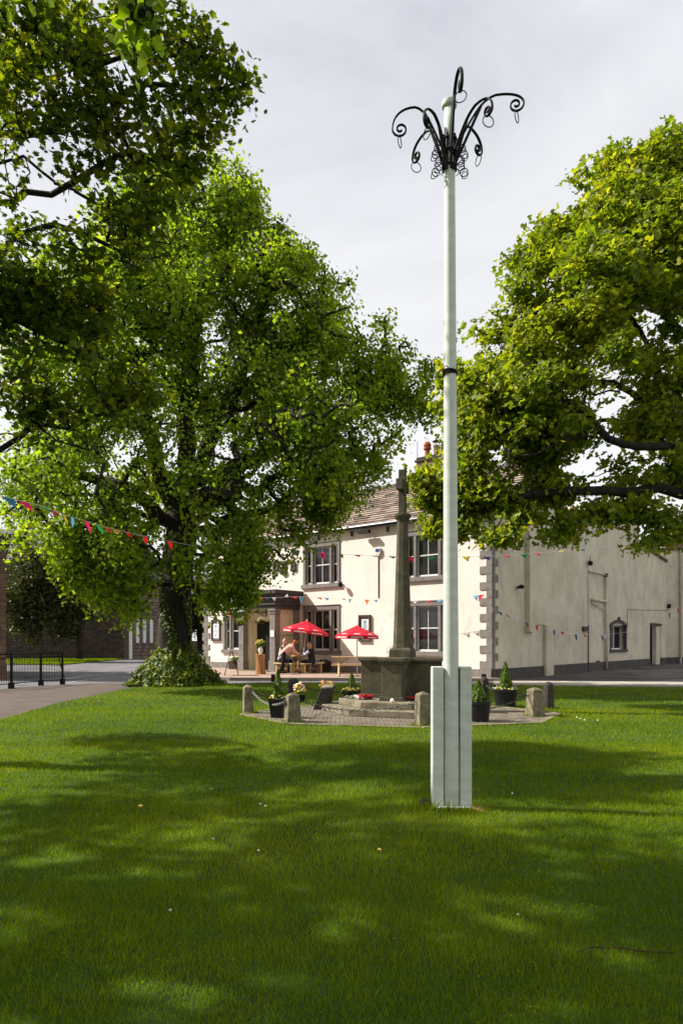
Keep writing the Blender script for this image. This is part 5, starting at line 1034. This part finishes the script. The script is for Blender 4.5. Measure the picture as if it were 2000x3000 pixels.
for k in range(46):
    a_ = g.random()*6.28; r_ = 1.3+g.random()*.15; m_ = int(g.integers(8, 26)); t_ = np.arange(m_)/m_; L_ = g.uniform(.15, .5); shoots.append(np.stack([TB.x+np.cos(a_+.3*t_*L_)*(r_+t_*L_), TB.y+np.sin(a_+.3*t_*L_)*(r_+t_*L_), .05+.05*np.abs(np.sin(t_*7+k))], 1))
for k in range(60):
    a_ = g.random()*6.28; f_ = g.random(); m_ = int(g.integers(4, 12)); t_ = np.arange(m_)/m_; r_ = .48+(1-f_**1.25)*1.0; shoots.append(np.stack([TB.x+np.cos(a_)*(r_+.16*t_), TB.y+np.sin(a_)*(r_+.16*t_), f_*1.28+.2*t_], 1))
shoots = np.concatenate(shoots)+g.normal(size=(sum(len(s_) for s_ in shoots), 3))*.02; pts = np.concatenate([pts, shoots]); nr = np.concatenate([nr, g.normal(size=shoots.shape)*.5+np.array([0, 0, 1])]); n = len(pts)
leaf_mesh('leaves', pts, nr, .085*(1+g.random(n)*.5), T_LIME, np.clip(.45+.22*np.sin(pts[:, 0]*7)*np.sin(pts[:, 2]*6+pts[:, 1]*5)+g.normal(size=n)*.2, 0, 1), M['ivy'], e)
n = 1500; f = g.random(n)**1.6; th = g.random(n)*2*np.pi; keep = (np.sin(th*3+f*4) > -.1); f, th = f[keep], th[keep]; n = len(f); pts = np.stack([TB.x+.03+np.cos(th)*.52, TB.y+np.sin(th)*.52, 1.3+f*2.2], 1); nr = np.stack([np.cos(th), np.sin(th), .5+0*th], 1)+g.normal(size=(n, 3))*.4
leaf_mesh('climbing_leaves', pts, nr, .085*(1+g.random(n)*.5), T_LIME, np.clip(.3+g.normal(size=n)*.2, 0, 1), M['ivy'], e)
mb = MB(); mb.lathe([(1.1, -.02), (.98, .25), (.75, .6), (.5, 1.0), (.42, 1.2)], TB+Vector((.02, 0, 0)), 18); mb.build('stems', M['bark2'], e)
# -- the sycamore at the right, trunk out of the frame
YS = 16.0; SB = Vector((9.6, YS, 0))
sl_ = [[np.array((9.6, YS, 0)), np.array((9.5, YS, 2)), np.array((9.3, YS, 4.2)), np.array(P(2100, 1300, YS)), np.array(P(2080, 1150, YS)), np.array(P(2040, 950, YS)), np.array(P(1990, 760, YS)), np.array(P(1960, 560, YS))],
       V2([(2150, 1440, YS), (2000, 1450, YS-.6), (1930, 1428, YS-1), (1840, 1445, YS-1.2), (1700, 1440, YS-1.4), (1560, 1450, YS-1.4), (1430, 1455, YS-1)]), V2([(2110, 1300, YS), (2000, 1296, YS-1), (1880, 1310, YS-1.6), (1780, 1285, YS-2), (1700, 1200, YS-2), (1600, 1140, YS-2), (1500, 1120, YS-1.6)]),
       V2([(2100, 1220, YS), (1990, 1180, YS), (1930, 1100, YS), (1880, 980, YS), (1800, 870, YS), (1720, 760, YS)]), V2([(2040, 1000, YS), (1900, 900, YS+1), (1780, 760, YS+1.5), (1700, 640, YS+1)]), V2([(2100, 1300, YS), (1980, 1250, YS+1.5), (1800, 1230, YS+2.5), (1600, 1250, YS+2.5)]),
       V2([(2120, 1350, YS), (2050, 1300, YS-3), (1980, 1150, YS-5)]), V2([(1930, 1428, YS-1), (1800, 1500, YS-1.2), (1720, 1530, YS-1.2)]), V2([(1780, 1285, YS-2), (1650, 1290, YS-2.2), (1500, 1340, YS-2), (1380, 1400, YS-1.5)]), V2([(2100, 1250, YS), (2200, 1000, YS), (2300, 700, YS+1)]), V2([(2040, 1340, YS-.5), (1950, 1335, YS-.9), (1850, 1350, YS-1.2), (1750, 1395, YS-1.4), (1640, 1395, YS-1.5), (1540, 1375, YS-1.4)]), V2([(2060, 1200, YS), (1950, 1190, YS-.6), (1850, 1150, YS-1), (1740, 1120, YS-1.2), (1640, 1135, YS-1.2)]), V2([(1930, 1100, YS), (1830, 1060, YS-.4), (1740, 1010, YS-.6), (1640, 960, YS-.6)]), V2([(2060, 1050, YS), (1980, 960, YS-1), (1930, 850, YS-1.4), (1900, 740, YS-1.4)])]
so_ = [(1230, 1400, 16, 40), (1280, 1470, 16, 55), (1310, 1540, 16, 45), (1400, 1530, 15.5, 55), (1340, 1450, 15.5, 60), (1500, 1570, 15, 45), (1630, 1570, 15, 40), (1975, 490, 16, 110), (1880, 560, 16, 120), (1800, 470, 16, 40), (1745, 560, 16, 75), (1690, 640, 16, 90), (1810, 680, 15, 150), (1930, 720, 14.5, 160), (1620, 730, 15.5, 90), (1545, 745, 16, 40), (1505, 755, 16, 30), (1600, 850, 15, 110), (1720, 840, 14, 150), (1530, 930, 15.5, 80), (1850, 880, 13.5, 110), (1620, 1000, 14.5, 120), (1490, 1030, 15.5, 90), (1400, 1010, 16, 60), (1370, 1090, 16, 65), (1460, 1150, 15, 110), (1560, 1130, 14, 90), (1360, 1200, 15.5, 75), (1375, 1290, 16, 65), (1420, 1290, 15, 100), (1530, 1290, 14.5, 90), (1300, 1365, 16, 32), (1310, 1420, 16, 55), (1255, 1450, 16, 35), (1400, 1420, 15.5, 90), (1330, 1500, 16, 55), (1480, 1450, 15, 60), (1500, 1560, 14.5, 42), (1580, 1540, 14.5, 52), (1660, 1540, 14.8, 45), (1620, 1420, 15, 80), (1740, 1510, 15, 50), (1800, 1490, 15, 40), (1880, 1490, 15, 50), (1870, 1600, 14.6, 30), (1950, 1540, 15, 60), (2030, 1560, 15, 70), (1720, 1360, 15, 80, .6), (1850, 1370, 15, 60, .6), (1960, 1360, 15, 60, .5), (1700, 1240, 14, 70, .6), (1860, 1190, 15, 90, .6), (1960, 1050, 15, 100, .8), (1960, 1200, 15.5, 80, .7), (1980, 1300, 16, 60, .7), (1990, 900, 14, 90, .8), (1760, 1080, 14, 90, .7), (2150, 700, 16, 230, .8), (2250, 1000, 16, 260, .6), (2250, 1300, 16, 230, .5), (1800, 750, 18.5, 150, .7), (1700, 1000, 18.5, 150, .6), (1550, 1200, 18, 130, .5), (1950, 600, 18.5, 150, .7)]
tree('sycamore_tree', 'tall sycamore reaching in from the right edge with long dark bare limbs below', SB, sl_, [lobe(*q) for q in so_], 3700, .34, .008, 'leaf_syc', 32, .2, .55, .135, T_MAPLE3, 'bark2', rnd=.75, up=.65, outw=.55, centre=(SB.x, SB.y, 5), ct=.22, tb=.45, wig=.2, shell=.55, cull=.8, cth=-.17, co=(2.2, 7.4, 3.1), extra=(330, [(1575, 1330, 15.5, 65), (1590, 1430, 15.3, 55), (1530, 1260, 15.5, 60), (1530, 1500, 15, 45), (1260, 1440, 16, 45), (1280, 1530, 16, 45), (1340, 1560, 15.8, 35), (1650, 1250, 15, 60), (1460, 1570, 15, 35), (1970, 1380, 15.5, 45), (1900, 1230, 15, 60)]), droop=.03, power=.60, zmin=2.2)
# -- the near sycamore at the upper left
YN = 8.4; NB = Vector((-7.6, 8.6, 0))
nl = [[np.array((-7.6, 8.6, 0)), np.array((-7.4, 8.6, 2.2)), np.array((-7, 8.5, 3.6)), np.array(P(-350, 1000, YN)), np.array(P(-250, 700, YN)), np.array(P(-180, 400, YN)), np.array(P(-100, 100, YN))],
      V2([(-350, 950, YN), (-120, 860, YN), (0, 770, YN), (70, 680, YN-.2), (160, 655, YN-.3), (260, 690, YN-.3), (360, 740, YN-.2), (440, 770, YN)]), V2([(-260, 750, YN), (-60, 600, YN), (40, 590, YN), (70, 560, YN), (150, 570, YN), (220, 530, YN-.2), (300, 480, YN-.3), (380, 440, YN-.3), (470, 480, YN)]),
      V2([(-380, 1200, YN), (-150, 1330, YN), (0, 1318, YN), (65, 1275, YN), (95, 1240, YN), (165, 1290, YN-.2), (260, 1318, YN-.2)]), V2([(95, 1240, YN), (200, 1255, YN), (290, 1215, YN), (380, 1190, YN)]), V2([(-180, 400, YN), (0, 390, YN), (150, 380, YN), (300, 300, YN), (370, 270, YN), (420, 245, YN), (520, 250, YN), (610, 285, YN), (700, 250, YN)]),
      V2([(-200, 500, YN), (-50, 470, YN+.5), (120, 500, YN+.5), (220, 560, YN), (330, 640, YN), (370, 700, YN-.3), (480, 800, YN-.3)]), V2([(-100, 100, YN), (60, 150, YN-.3), (220, 180, YN-.6), (400, 150, YN-.6), (520, 160, YN-.3)]), V2([(-300, 900, YN), (-60, 900, YN), (80, 950, YN), (180, 1000, YN), (300, 1050, YN), (400, 1100, YN)]),
      V2([(-350, 1000, YN), (-500, 700, YN-1.6), (-500, 400, YN-2.5)]), V2([(-350, 1000, YN), (-400, 800, YN+2), (-300, 600, YN+3)]), V2([(-300, 900, YN), (-700, 700, YN)])]
no = [(745, 180, 8.4, 30), (700, 240, 8.4, 40), (650, 130, 8.3, 35), (720, 300, 8.4, 25), (60, 80, 8, 120), (180, 70, 8, 110), (300, 60, 8, 110), (420, 60, 8.2, 100), (500, 60, 8.2, 60), (560, 120, 8.3, 60), (620, 160, 8.3, 45), (730, 190, 8.4, 30), (680, 215, 8.4, 45), (610, 240, 8.3, 65), (690, 290, 8.4, 38), (540, 200, 8.3, 80), (460, 230, 8.2, 90), (340, 200, 7.8, 100), (200, 200, 7.8, 100), (60, 260, 8, 110), (200, 330, 7.9, 80), (310, 330, 8, 80), (420, 350, 8, 80), (560, 340, 8.3, 75), (640, 370, 8.4, 40), (560, 430, 8.3, 70), (460, 450, 8, 80), (350, 430, 8, 70), (100, 400, 8, 60, .6), (20, 440, 8, 60, .5), (230, 450, 8, 60, .35), (540, 510, 8.3, 50), (440, 560, 8, 65), (330, 560, 8, 45, .5), (400, 650, 8.2, 70), (310, 670, 8.2, 60), (200, 700, 8, 60, .7), (100, 740, 8, 50, .5), (470, 720, 8.3, 50), (380, 760, 8.2, 55), (250, 790, 8.2, 65), (80, 820, 8, 85), (180, 880, 8, 90), (300, 880, 8.1, 60, .8), (50, 950, 8, 90), (130, 1030, 8, 95), (250, 1000, 8, 85), (330, 1090, 8, 75), (410, 1120, 8.2, 55), (450, 1170, 8.3, 38), (200, 1160, 8, 85), (60, 1150, 8, 85), (340, 1210, 8, 50), (240, 1260, 8, 50), (100, 1300, 8.2, 50, .6)]
blob = np.random.default_rng(21)
for _ in range(24): no.append((blob.uniform(-1100, -60), blob.uniform(-100, 1200), blob.uniform(6.6, 11.5), blob.uniform(110, 170), .75))  # unseen lobes left of the frame, added to dapple the lawn with shade
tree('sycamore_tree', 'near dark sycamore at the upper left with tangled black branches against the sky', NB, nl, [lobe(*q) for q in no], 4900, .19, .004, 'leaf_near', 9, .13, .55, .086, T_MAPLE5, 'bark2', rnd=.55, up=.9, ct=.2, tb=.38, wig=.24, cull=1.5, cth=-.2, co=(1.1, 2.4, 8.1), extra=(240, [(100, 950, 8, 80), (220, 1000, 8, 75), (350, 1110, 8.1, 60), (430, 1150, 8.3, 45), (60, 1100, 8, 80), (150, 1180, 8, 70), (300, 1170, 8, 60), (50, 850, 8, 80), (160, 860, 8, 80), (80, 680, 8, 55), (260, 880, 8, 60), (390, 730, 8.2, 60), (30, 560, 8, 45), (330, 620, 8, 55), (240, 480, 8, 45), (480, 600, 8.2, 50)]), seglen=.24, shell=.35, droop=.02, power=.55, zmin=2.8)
# -- the lime that the camera stands under (only its hanging sprays reach the frame)
LB = Vector((-4.6, -2.4, 0))
ll = [[np.array((-4.6, -2.4, 0)), np.array((-4.6, -2.3, 2.5)), np.array((-4.4, -2, 5)), np.array((-4.2, -1.6, 8)), np.array((-4, -1.5, 11))], [np.array((-4.4, -2, 5)), np.array((-3, -.2, 5.8)), np.array((-1.9, 1.6, 5.4)), np.array((-1.2, 2.9, 4.6))], [np.array((-4.4, -2, 5)), np.array((-5.5, .5, 6.5)), np.array((-6.5, 3, 7))], [np.array((-4.2, -1.6, 8)), np.array((-2.2, .2, 8.5)), np.array((-.8, 1.6, 8.8))], [np.array((-4.2, -1.6, 7)), np.array((-6.5, -1, 8))]]
lp = [(-.91, 3.0, 4.24, .07, 75), (-.84, 3.0, 4.34, .08, 70), (-.76, 3.0, 4.44, .06, 50), (-.95, 2.95, 4.4, .06, 40), (-1.45, 2.9, 4.30, .05, 14), (-1.9, 2.4, 4.9, .3, 3), (-2.4, 1.2, 5.8, 1, 1), (-3.5, .2, 6.5, 1.3, 1), (-5.4, 1, 7, 1.4, 1), (-6.6, 2.4, 7.4, 1.3, 1), (-4.4, -1, 9, 1.8, 1), (-2.5, 0, 9, 1.3, .8), (-6.4, -1.4, 8.4, 1.6, 1), (-1.2, 1.2, 8.9, .9, .8), (-7, 4.2, 7, 1.3, 1), (-5.5, 4, 7.2, 1.2, 1), (-8.5, 5.2, 8, 1.3, 1), (-6.5, 5.6, 8, 1.2, 1), (-4.7, 4.4, 6.3, 1.1, 1), (-3.7, 4.0, 6.0, .9, 1), (-4.0, 5.6, 6.8, .9, 1), (-5.2, 3.0, 6.2, 1.1, 1), (-3.4, 2.8, 5.6, .8, 1), (-4.6, 1.4, 9.2, 1.4, .8), (-8.0, 1, 7.5, 1.4, .8), (-8.5, 3.6, 7, 1.2, .8), (-4.5, -2, 11, 1.6, .6)]  # big lobes stay out of view, several added only to shade the near lawn
tree('lime_tree', 'overhanging lime whose large bright leaves dangle into the top edge of the picture', LB, ll, lp, 1250, .4, .003, 'leaf_lime', 8, .05, 1.0, .05, T_LIME2, 'bark', rnd=.7, up=.25, droop=.12, ct=.2, tb=.5, wig=.2, shell=.4, power=.5, zmin=3.4, szf=lambda p: np.where((p[:, 2] < 4.95) & (p[:, 0] > -1.8) & (p[:, 1] > 2), 1, 2.0), cull=.6, cth=-.9)
# -- further sycamores left of the frame: their shade falls on the near lawn
def offtree(base, c, r, n, label, sd):
    b = np.array(base); c = np.array(c); lm = [[b, b*.6+np.array([c[0], c[1], 3.5])*.4, np.array([c[0], c[1], c[2]])], [np.array([c[0], c[1], c[2]-1]), c+np.array([2, 1, 1])], [np.array([c[0], c[1], c[2]-1]), c+np.array([-2, 1.5, 1])], [np.array([c[0], c[1], c[2]-1]), c+np.array([0, -2, 1])]]
    lb = [(c[0]+RNG.normal()*r*.5, c[1]+RNG.normal()*r*.5, c[2]+RNG.normal()*r*.35, r*.42) for _ in range(16)]
    return tree('sycamore_tree', label, Vector(base), lm, lb, n, .4, .01, 'leaf_syc', 22, .26, .6, .2, T_RHOMB, 'bark', zmin=3)
offtree((-12.5, 5, 0), (-12, 5, 8.5), 3.6, 420, 'sycamore out of frame at the near left shading the lawn', 1)
# -- small dark tree across the road
SY = 50; tbp = P(234, 1927, SY); tbp.z = .0
sm = [V2([(234, 1927, SY), (236, 1850, SY), (240, 1790, SY), (235, 1740, SY), (220, 1690, SY)]), V2([(238, 1810, SY), (200, 1760, SY-.6), (150, 1730, SY-1)]), V2([(238, 1800, SY), (280, 1760, SY), (310, 1720, SY)])]
tree('small_tree', 'small dark spreading tree on the verge in front of the big stone building', tbp, sm, [lobe(*q) for q in [(200, 1700, SY, 60), (120, 1690, SY, 60), (60, 1730, SY, 60), (40, 1810, SY, 45), (150, 1770, SY, 60), (90, 1850, SY, 35), (290, 1700, SY, 60), (340, 1760, SY, 40), (230, 1770, SY, 50), (150, 1640, SY, 50), (250, 1640, SY, 50), (70, 1660, SY, 40), (20, 1760, SY, 40), (330, 1640, SY, 50), (60, 1610, SY, 40), (190, 1840, SY, 35)]], 1600, .28, .03, 'leaf_dark', 18, .45, .8, .24, T_RHOMB, 'bark', ct=.25, tb=.5, zmin=1.2, shell=.3)
SY = 70; tbp = P(585, 1910, SY); tbp.z = 0
tree('dark_tree', 'dark tree in the gap between the lime trunk and the pub', tbp, [V2([(585, 1915, SY), (585, 1850, SY), (590, 1780, SY)])], [lobe(*q) for q in [(580, 1790, SY, 50), (560, 1740, SY, 60), (620, 1750, SY, 50), (600, 1840, SY, 30), (540, 1820, SY, 40)]], 400, .3, .03, 'leaf_dark', 26, .45, .8, .32, T_RHOMB, 'bark', ct=.2, tb=.3, zmin=1.0)
# ================================================================ BUNTING
def bunting(label, knots, flags, cord_r=.005):
    """knots = (px, py, Y) of the cord; flags = (px, width, drop, swing, colour)"""
    K = [P(*k) for k in knots]; kp = [k[0] for k in knots]; mid = K[len(K)//2]; e = thing('bunting', label, 'bunting', mid)
    def at_(px):
        for i in range(len(kp)-1):
            if kp[i] <= px <= kp[i+1]:
                t = (px-kp[i])/(kp[i+1]-kp[i]); a, b = K[i], K[i+1]; r0, r1 = a.y, b.y; tt = t*r0/(r1*(1-t)+t*r0); return a.lerp(b, tt), (b-a).normalized()
        return K[-1], (K[-1]-K[-2]).normalized()
    mb = MB(); mb.tube(K, cord_r, 5); mb.build('cord', M['cord'], e)
    for px, wd, dr, sw, col in flags:
        p, d = at_(px); a = p-d*wd/2; b = p+d*wd/2; side = Vector((d.y, -d.x, 0)); tip = p+Vector((0, 0, -dr))+d*sw*.25+side*abs(sw)*.3; m = (a+b)/2+side*.03*(1 if sw > 0 else -1)+Vector((0, 0, -.01)); mb = MB(); q1 = a.lerp(tip, .5)-side*.015; q2 = b.lerp(tip, .5)+side*.02
        mb.add([a, m, b, q1, q2, tip, (m+tip)/2+side*.03], [(0, 1, 6, 3), (1, 2, 4, 6), (3, 6, 5), (6, 4, 5)]); mb.build('flag', M['f_'+col], e)
bunting('long multicoloured bunting string from the left edge across the upper pub front',
    [(-60, 1436, 10), (0, 1452, 10.3), (120, 1482, 11), (190, 1508, 12), (310, 1545, 14), (430, 1573, 16), (560, 1598, 18.5), (757, 1608, 21.5), (860, 1612, 23), (1000, 1624, 24.3), (1145, 1630, 24.8), (1250, 1632, 25), (1430, 1630, 24.8), (1580, 1620, 25), (1705, 1608, 25), (1880, 1590, 26), (2050, 1580, 27)],
    [(22, .22, .16, .3, 'blue'), (68, .22, .15, .35, 'pink'), (122, .26, .11, .5, 'green'), (156, .24, .12, -.4, 'red'), (188, .1, .2, -.3, 'yellow'), (213, .12, .2, .0, 'sky'), (252, .2, .22, .25, 'pink'), (286, .24, .2, .3, 'green'), (310, .2, .1, .3, 'red'), (338, .26, .08, .3, 'orange'), (372, .2, .12, .3, 'red'), (424, .24, .2, .1, 'red'), (498, .26, .22, .1, 'red'), (620, .26, .26, .1, 'red'), (706, .28, .28, .1, 'green'), (757, .28, .26, .0, 'red'), (814, .3, .26, .1, 'yellow'), (868, .3, .24, .1, 'blue'), (945, .3, .24, .05, 'pink'), (998, .2, .16, .2, 'green'), (1046, .28, .08, .2, 'red'), (1097, .28, .06, .2, 'yellow'), (1148, .3, .09, .2, 'blue'), (1203, .26, .24, .1, 'pink'), (1262, .24, .2, .1, 'green'), (1365, .3, .2, .25, 'yellow'), (1425, .32, .16, .3, 'navy'), (1480, .3, .1, .4, 'red'), (1534, .3, .16, .15, 'green'), (1570, .3, .1, .4, 'red'), (1640, .3, .06, .3, 'yellow'), (1705, .2, .1, .2, 'blue'), (1958, .34, .2, .2, 'red')])
bunting('red, white and blue bunting string across the porch and the lower front of the pub',
    [(622, 1838, 33.4), (668, 1795, 31), (700, 1762, 29.6), (760, 1752, 29.6), (880, 1748, 29.6), (960, 1752, 29.6), (1075, 1757, 28.6), (1210, 1763, 27.4), (1300, 1758, 26.6), (1412, 1742, 25.6)],
    [(640, .14, .12, .2, 'white'), (662, .12, .16, .2, 'sky'), (672, .42, .42, .35, 'orange'), (684, .2, .2, .2, 'sky'), (712, .3, .1, .3, 'orange'), (738, .2, .16, .2, 'white'), (763, .28, .1, .2, 'red'), (782, .28, .14, .2, 'navy'), (803, .22, .16, .1, 'white'), (820, .22, .1, .2, 'navy'), (838, .16, -.14, .3, 'white'), (863, .3, .12, .3, 'red'), (883, .26, .34, .05, 'sky'), (935, .26, .1, .3, 'red'), (956, .24, .12, .2, 'sky'), (1007, .24, .08, .2, 'red'), (1024, .2, .18, .1, 'sky'), (1075, .24, .24, .0, 'orange'), (1101, .24, .1, .1, 'blue'), (1215, .2, .1, .2, 'white'), (1254, .28, .1, .2, 'red'), (1287, .28, .14, .1, 'sky'), (1394, .3, .22, .2, 'sky'), (1410, .26, .28, -.3, 'red')])
bunting('red, white and blue bunting string hanging from the quoins along the shaded side wall',
    [(1412, 1742, 25.5), (1440, 1782, 25.6), (1470, 1796, 25.9), (1541, 1822, 27.2), (1600, 1840, 28.4), (1680, 1858, 30), (1760, 1862, 32), (1850, 1850, 35), (1990, 1780, 41)],
    [(1436, .24, .16, .4, 'white'), (1463, .24, .14, .2, 'navy'), (1482, .26, .12, .4, 'red'), (1512, .2, .12, .2, 'white'), (1542, .2, .24, .1, 'blue'), (1571, .26, .28, -.2, 'red'), (1623, .2, .3, -.0, 'blue'), (1646, .26, .14, .1, 'red'), (1668, .24, .14, .2, 'white'), (1686, .26, .32, .1, 'blue'), (1711, .26, .12, .2, 'red'), (1763, .24, .3, .1, 'blue'), (1771, .2, .2, .1, 'white'), (1960, .3, .4, .1, 'blue'), (1985, .3, .36, .1, 'red')])
# ================================================================ GRASS
def in_poly(x, y, poly):
    c = np.zeros(len(x), bool); n = len(poly)
    for i in range(n):
        x0, y0 = poly[i]; x1, y1 = poly[(i+1) % n]
        if y0 == y1: continue
        m = ((y0 > y) != (y1 > y)) & (x < (x1-x0)*(y-y0)/(y1-y0)+x0); c ^= m
    return c
def nz(x, y, s, o=0): return (np.sin(x*s*1.3+o)+np.sin(y*s*1.7+1.3+o*2)+np.sin((x+y)*s*.9+2.1*o)+np.sin((x-1.7*y)*s*.7+.5))/4
GP = []; GN = []; GS = []; GH = []; GT = []
for y0, y1, dens, wdt, hgt in ((2.3, 4.2, 9500, .0036, .036), (4.2, 6.5, 5200, .0050, .036), (6.5, 10, 2400, .0075, .036), (10, 15, 1050, .011, .036), (15, 24.5, 420, .018, .036)):
    n = int(dens*((y1*y1-y0*y0)/2*1.1+.0)); u = RNG.random(n); yy = np.sqrt(y0*y0+(y1*y1-y0*y0)*u); xx = (RNG.random(n)-.5)*1.1*yy
    k = in_poly(xx, yy, lawn_poly) & ~in_poly(xx, yy, [(p[0]*1.0, p[1]) for p in pv]) & ~((np.abs(xx-px2x(1321)) < .17) & (np.abs(yy-PY) < .1)); xx, yy = xx[k], yy[k]; n = len(xx)
    cl = nz(xx, yy, 2.3)*.5+nz(xx, yy, 9, 1)*.5; GP.append(np.stack([xx, yy, np.full(n, .028)], 1)); GS.append(wdt*(.7+RNG.random(n)*.6)); GH.append(hgt*(.55+RNG.random(n)*.8)*(1+.45*cl)); GT.append(np.clip(.40+.30*nz(xx, yy, .9, 2)+.16*nz(xx, yy, 3.1, 4)+.15*cl+RNG.normal(size=n)*.2+(RNG.random(n) < .04)*.5, 0, 1))
GP = np.concatenate(GP); GS = np.concatenate(GS); GH = np.concatenate(GH); GT = np.concatenate(GT); n = len(GP)
az = RNG.random(n)*2*np.pi; wx = np.stack([np.cos(az), np.sin(az), 0*az], 1)*GS[:, None]*.5; ln = RNG.normal(size=(n, 2))*.42; tipv = np.stack([ln[:, 0]*GH, ln[:, 1]*GH, GH], 1)
V = np.stack([GP-wx, GP+wx, GP+tipv], 1).reshape(-1, 3); F = np.arange(3*n).reshape(-1, 3)
go = link_mesh('grass', raw_mesh('grass', V, F, np.repeat(GT, 3)), M['grass']); tag(go, 'short mown grass of the village green', 'grass', kind='stuff')
cx = []
for _ in range(46):
    a_, b_ = RNG.uniform(-1, 1)*.5, RNG.uniform(2.6, 8.5)**1.0; k_ = int(RNG.integers(30, 120)); cx.append(np.stack([a_*b_+RNG.normal(size=k_)*.14, b_+RNG.normal(size=k_)*.14, .045+RNG.random(k_)*.012], 1))
cx = np.concatenate(cx); nn_ = RNG.normal(size=cx.shape)*.3+np.array([0, 0, 1])
tag(leaf_mesh('clover', cx, nn_, .010+.005*RNG.random(len(cx)), T_LIME, np.clip(.35+RNG.normal(size=len(cx))*.2, 0, 1), M['grass']), 'scattered patches of clover and small weeds in the lawn', 'clover', kind='stuff')
# longer tufts round the pole, bollards and the paving
tl_ = []
def tuft(cx, cy, r, n, h):
    a = RNG.random(n)*2*np.pi; rr = r*np.sqrt(RNG.random(n)); tl_.append(np.stack([cx+np.cos(a)*rr, cy+np.sin(a)*rr, np.full(n, .02), h*(.5+RNG.random(n)*.7)], 1))
for k in range(20): tuft(px2x(1262)+k*(px2x(1380)-px2x(1262))/19, PY-.12+random.uniform(-.02, .0), .03, 10, .07)
tuft(px2x(1268), PY-.12, .05, 16, .16); tuft(px2x(1304), PY-.13, .04, 12, .12); tuft(px2x(1235), PY-.03, .12, 60, .09); tuft(px2x(1400), PY-.08, .1, 40, .06)
for i, (c, h) in B.items():
    for k in range(12): a = k*.52; tuft(c.x+math.cos(a)*.17, c.y+math.sin(a)*.17, .05, 16, .08)
for k in range(8):
    a, b = pv[k], pv[(k+1) % 8]
    for j in range(36): t = j/36; q = (a[0]+(b[0]-a[0])*t, a[1]+(b[1]-a[1])*t); m = 1.045; tuft(1.2+(q[0]-1.2)*m, 13.75+(q[1]-13.75)*m, .07, 14, .055)
T = np.concatenate(tl_); n = len(T); az = RNG.random(n)*2*np.pi; ww = .004+.00035*T[:, 1]; wx = np.stack([np.cos(az), np.sin(az), 0*az], 1)*ww[:, None]; ln = RNG.normal(size=(n, 2))*.35
V = np.stack([T[:, :3]-wx, T[:, :3]+wx, T[:, :3]+np.stack([ln[:, 0]*T[:, 3], ln[:, 1]*T[:, 3], T[:, 3]], 1)], 1).reshape(-1, 3)
tag(link_mesh('grass_tufts', raw_mesh('grass_tufts', V, np.arange(3*n).reshape(-1, 3), np.repeat(np.clip(.5+RNG.normal(size=n)*.2, 0, 1), 3)), M['grass']), 'longer tufts of grass round the pole foot, bollards and paving edge', 'grass', kind='stuff')
# verge grass across the road
n = 60000; xx = RNG.uniform(-32, -17, n); yy = RNG.uniform(43, 63, n); k = in_poly(xx, yy, [(p.x, p.y) for p in vg]); xx, yy = xx[k], yy[k]; n = len(xx); az = RNG.random(n)*6.28; wx = np.stack([np.cos(az), np.sin(az), 0*az], 1)*.03; q = np.stack([xx, yy, 0*xx+.05], 1)
tag(link_mesh('verge_grass', raw_mesh('verge_grass', np.stack([q-wx, q+wx, q+np.array([0, 0, .1])+RNG.normal(size=(n, 3))*.02], 1).reshape(-1, 3), np.arange(3*n).reshape(-1, 3), np.repeat(RNG.random(n), 3)), M['grass']), 'grass verge in front of the stone building across the road', 'grass', kind='stuff')
# ---------------------------------------------------------------- flowers and twig in the grass
def bloom(px, py, r, mat, label, name='dandelion'):
    c = G(px, py, .04); e = thing(name, label, 'flower', c); mb = MB(); mb.ball(c+Vector((0, 0, .012)), r, 10, 5, (1, 1, .5), .15); mb.build('flower_head', M[mat], e); mb = MB(); mb.tube([c-Vector((0, 0, .03)), c+Vector((0, 0, .01))], .003, 5); mb.build('stem', M['grass'] if False else M['soil'], e)
bloom(1111, 2494, .016, 'petal_yellow', 'single yellow dandelion on the open lawn left of the pole foot'); bloom(411, 2366, .022, 'petal_yellow', 'single larger yellow flower head on the lawn at the left')
for px, py in ((1690, 2102), (1699, 2106), (1712, 2110), (1750, 2111), (1500, 2325), (762, 2356), (778, 2362), (619, 2312), (757, 2492), (1518, 2680), (624, 2458), (499, 2667)):
    c = G(px, py, .04); mb = MB(); mb.ball(c, .006+.0011*c.y, 6, 4, (1, 1, .6)); tag(mb.build('daisy', M['petal_white'], loc=c), 'tiny white daisy in the lawn', 'flower', 'scattered white daisies')
tw = [G(x, y, .05) for x, y in ((1688, 2794), (1712, 2782), (1740, 2775), (1775, 2778), (1800, 2777), (1830, 2778), (1862, 2786), (1900, 2789), (1945, 2791), (1975, 2793))]
mb = MB(); mb.tube(tw, [.002, .003, .004, .004, .0035, .004, .0045, .004, .004, .003], 6); mb.tube([tw[2], tw[2]+Vector((.03, -.02, .01))], .002, 4); tag(mb.build('fallen_twig', M['dkwood'], loc=tw[4]), 'thin dark fallen twig lying on the grass at the lower right', 'twig')
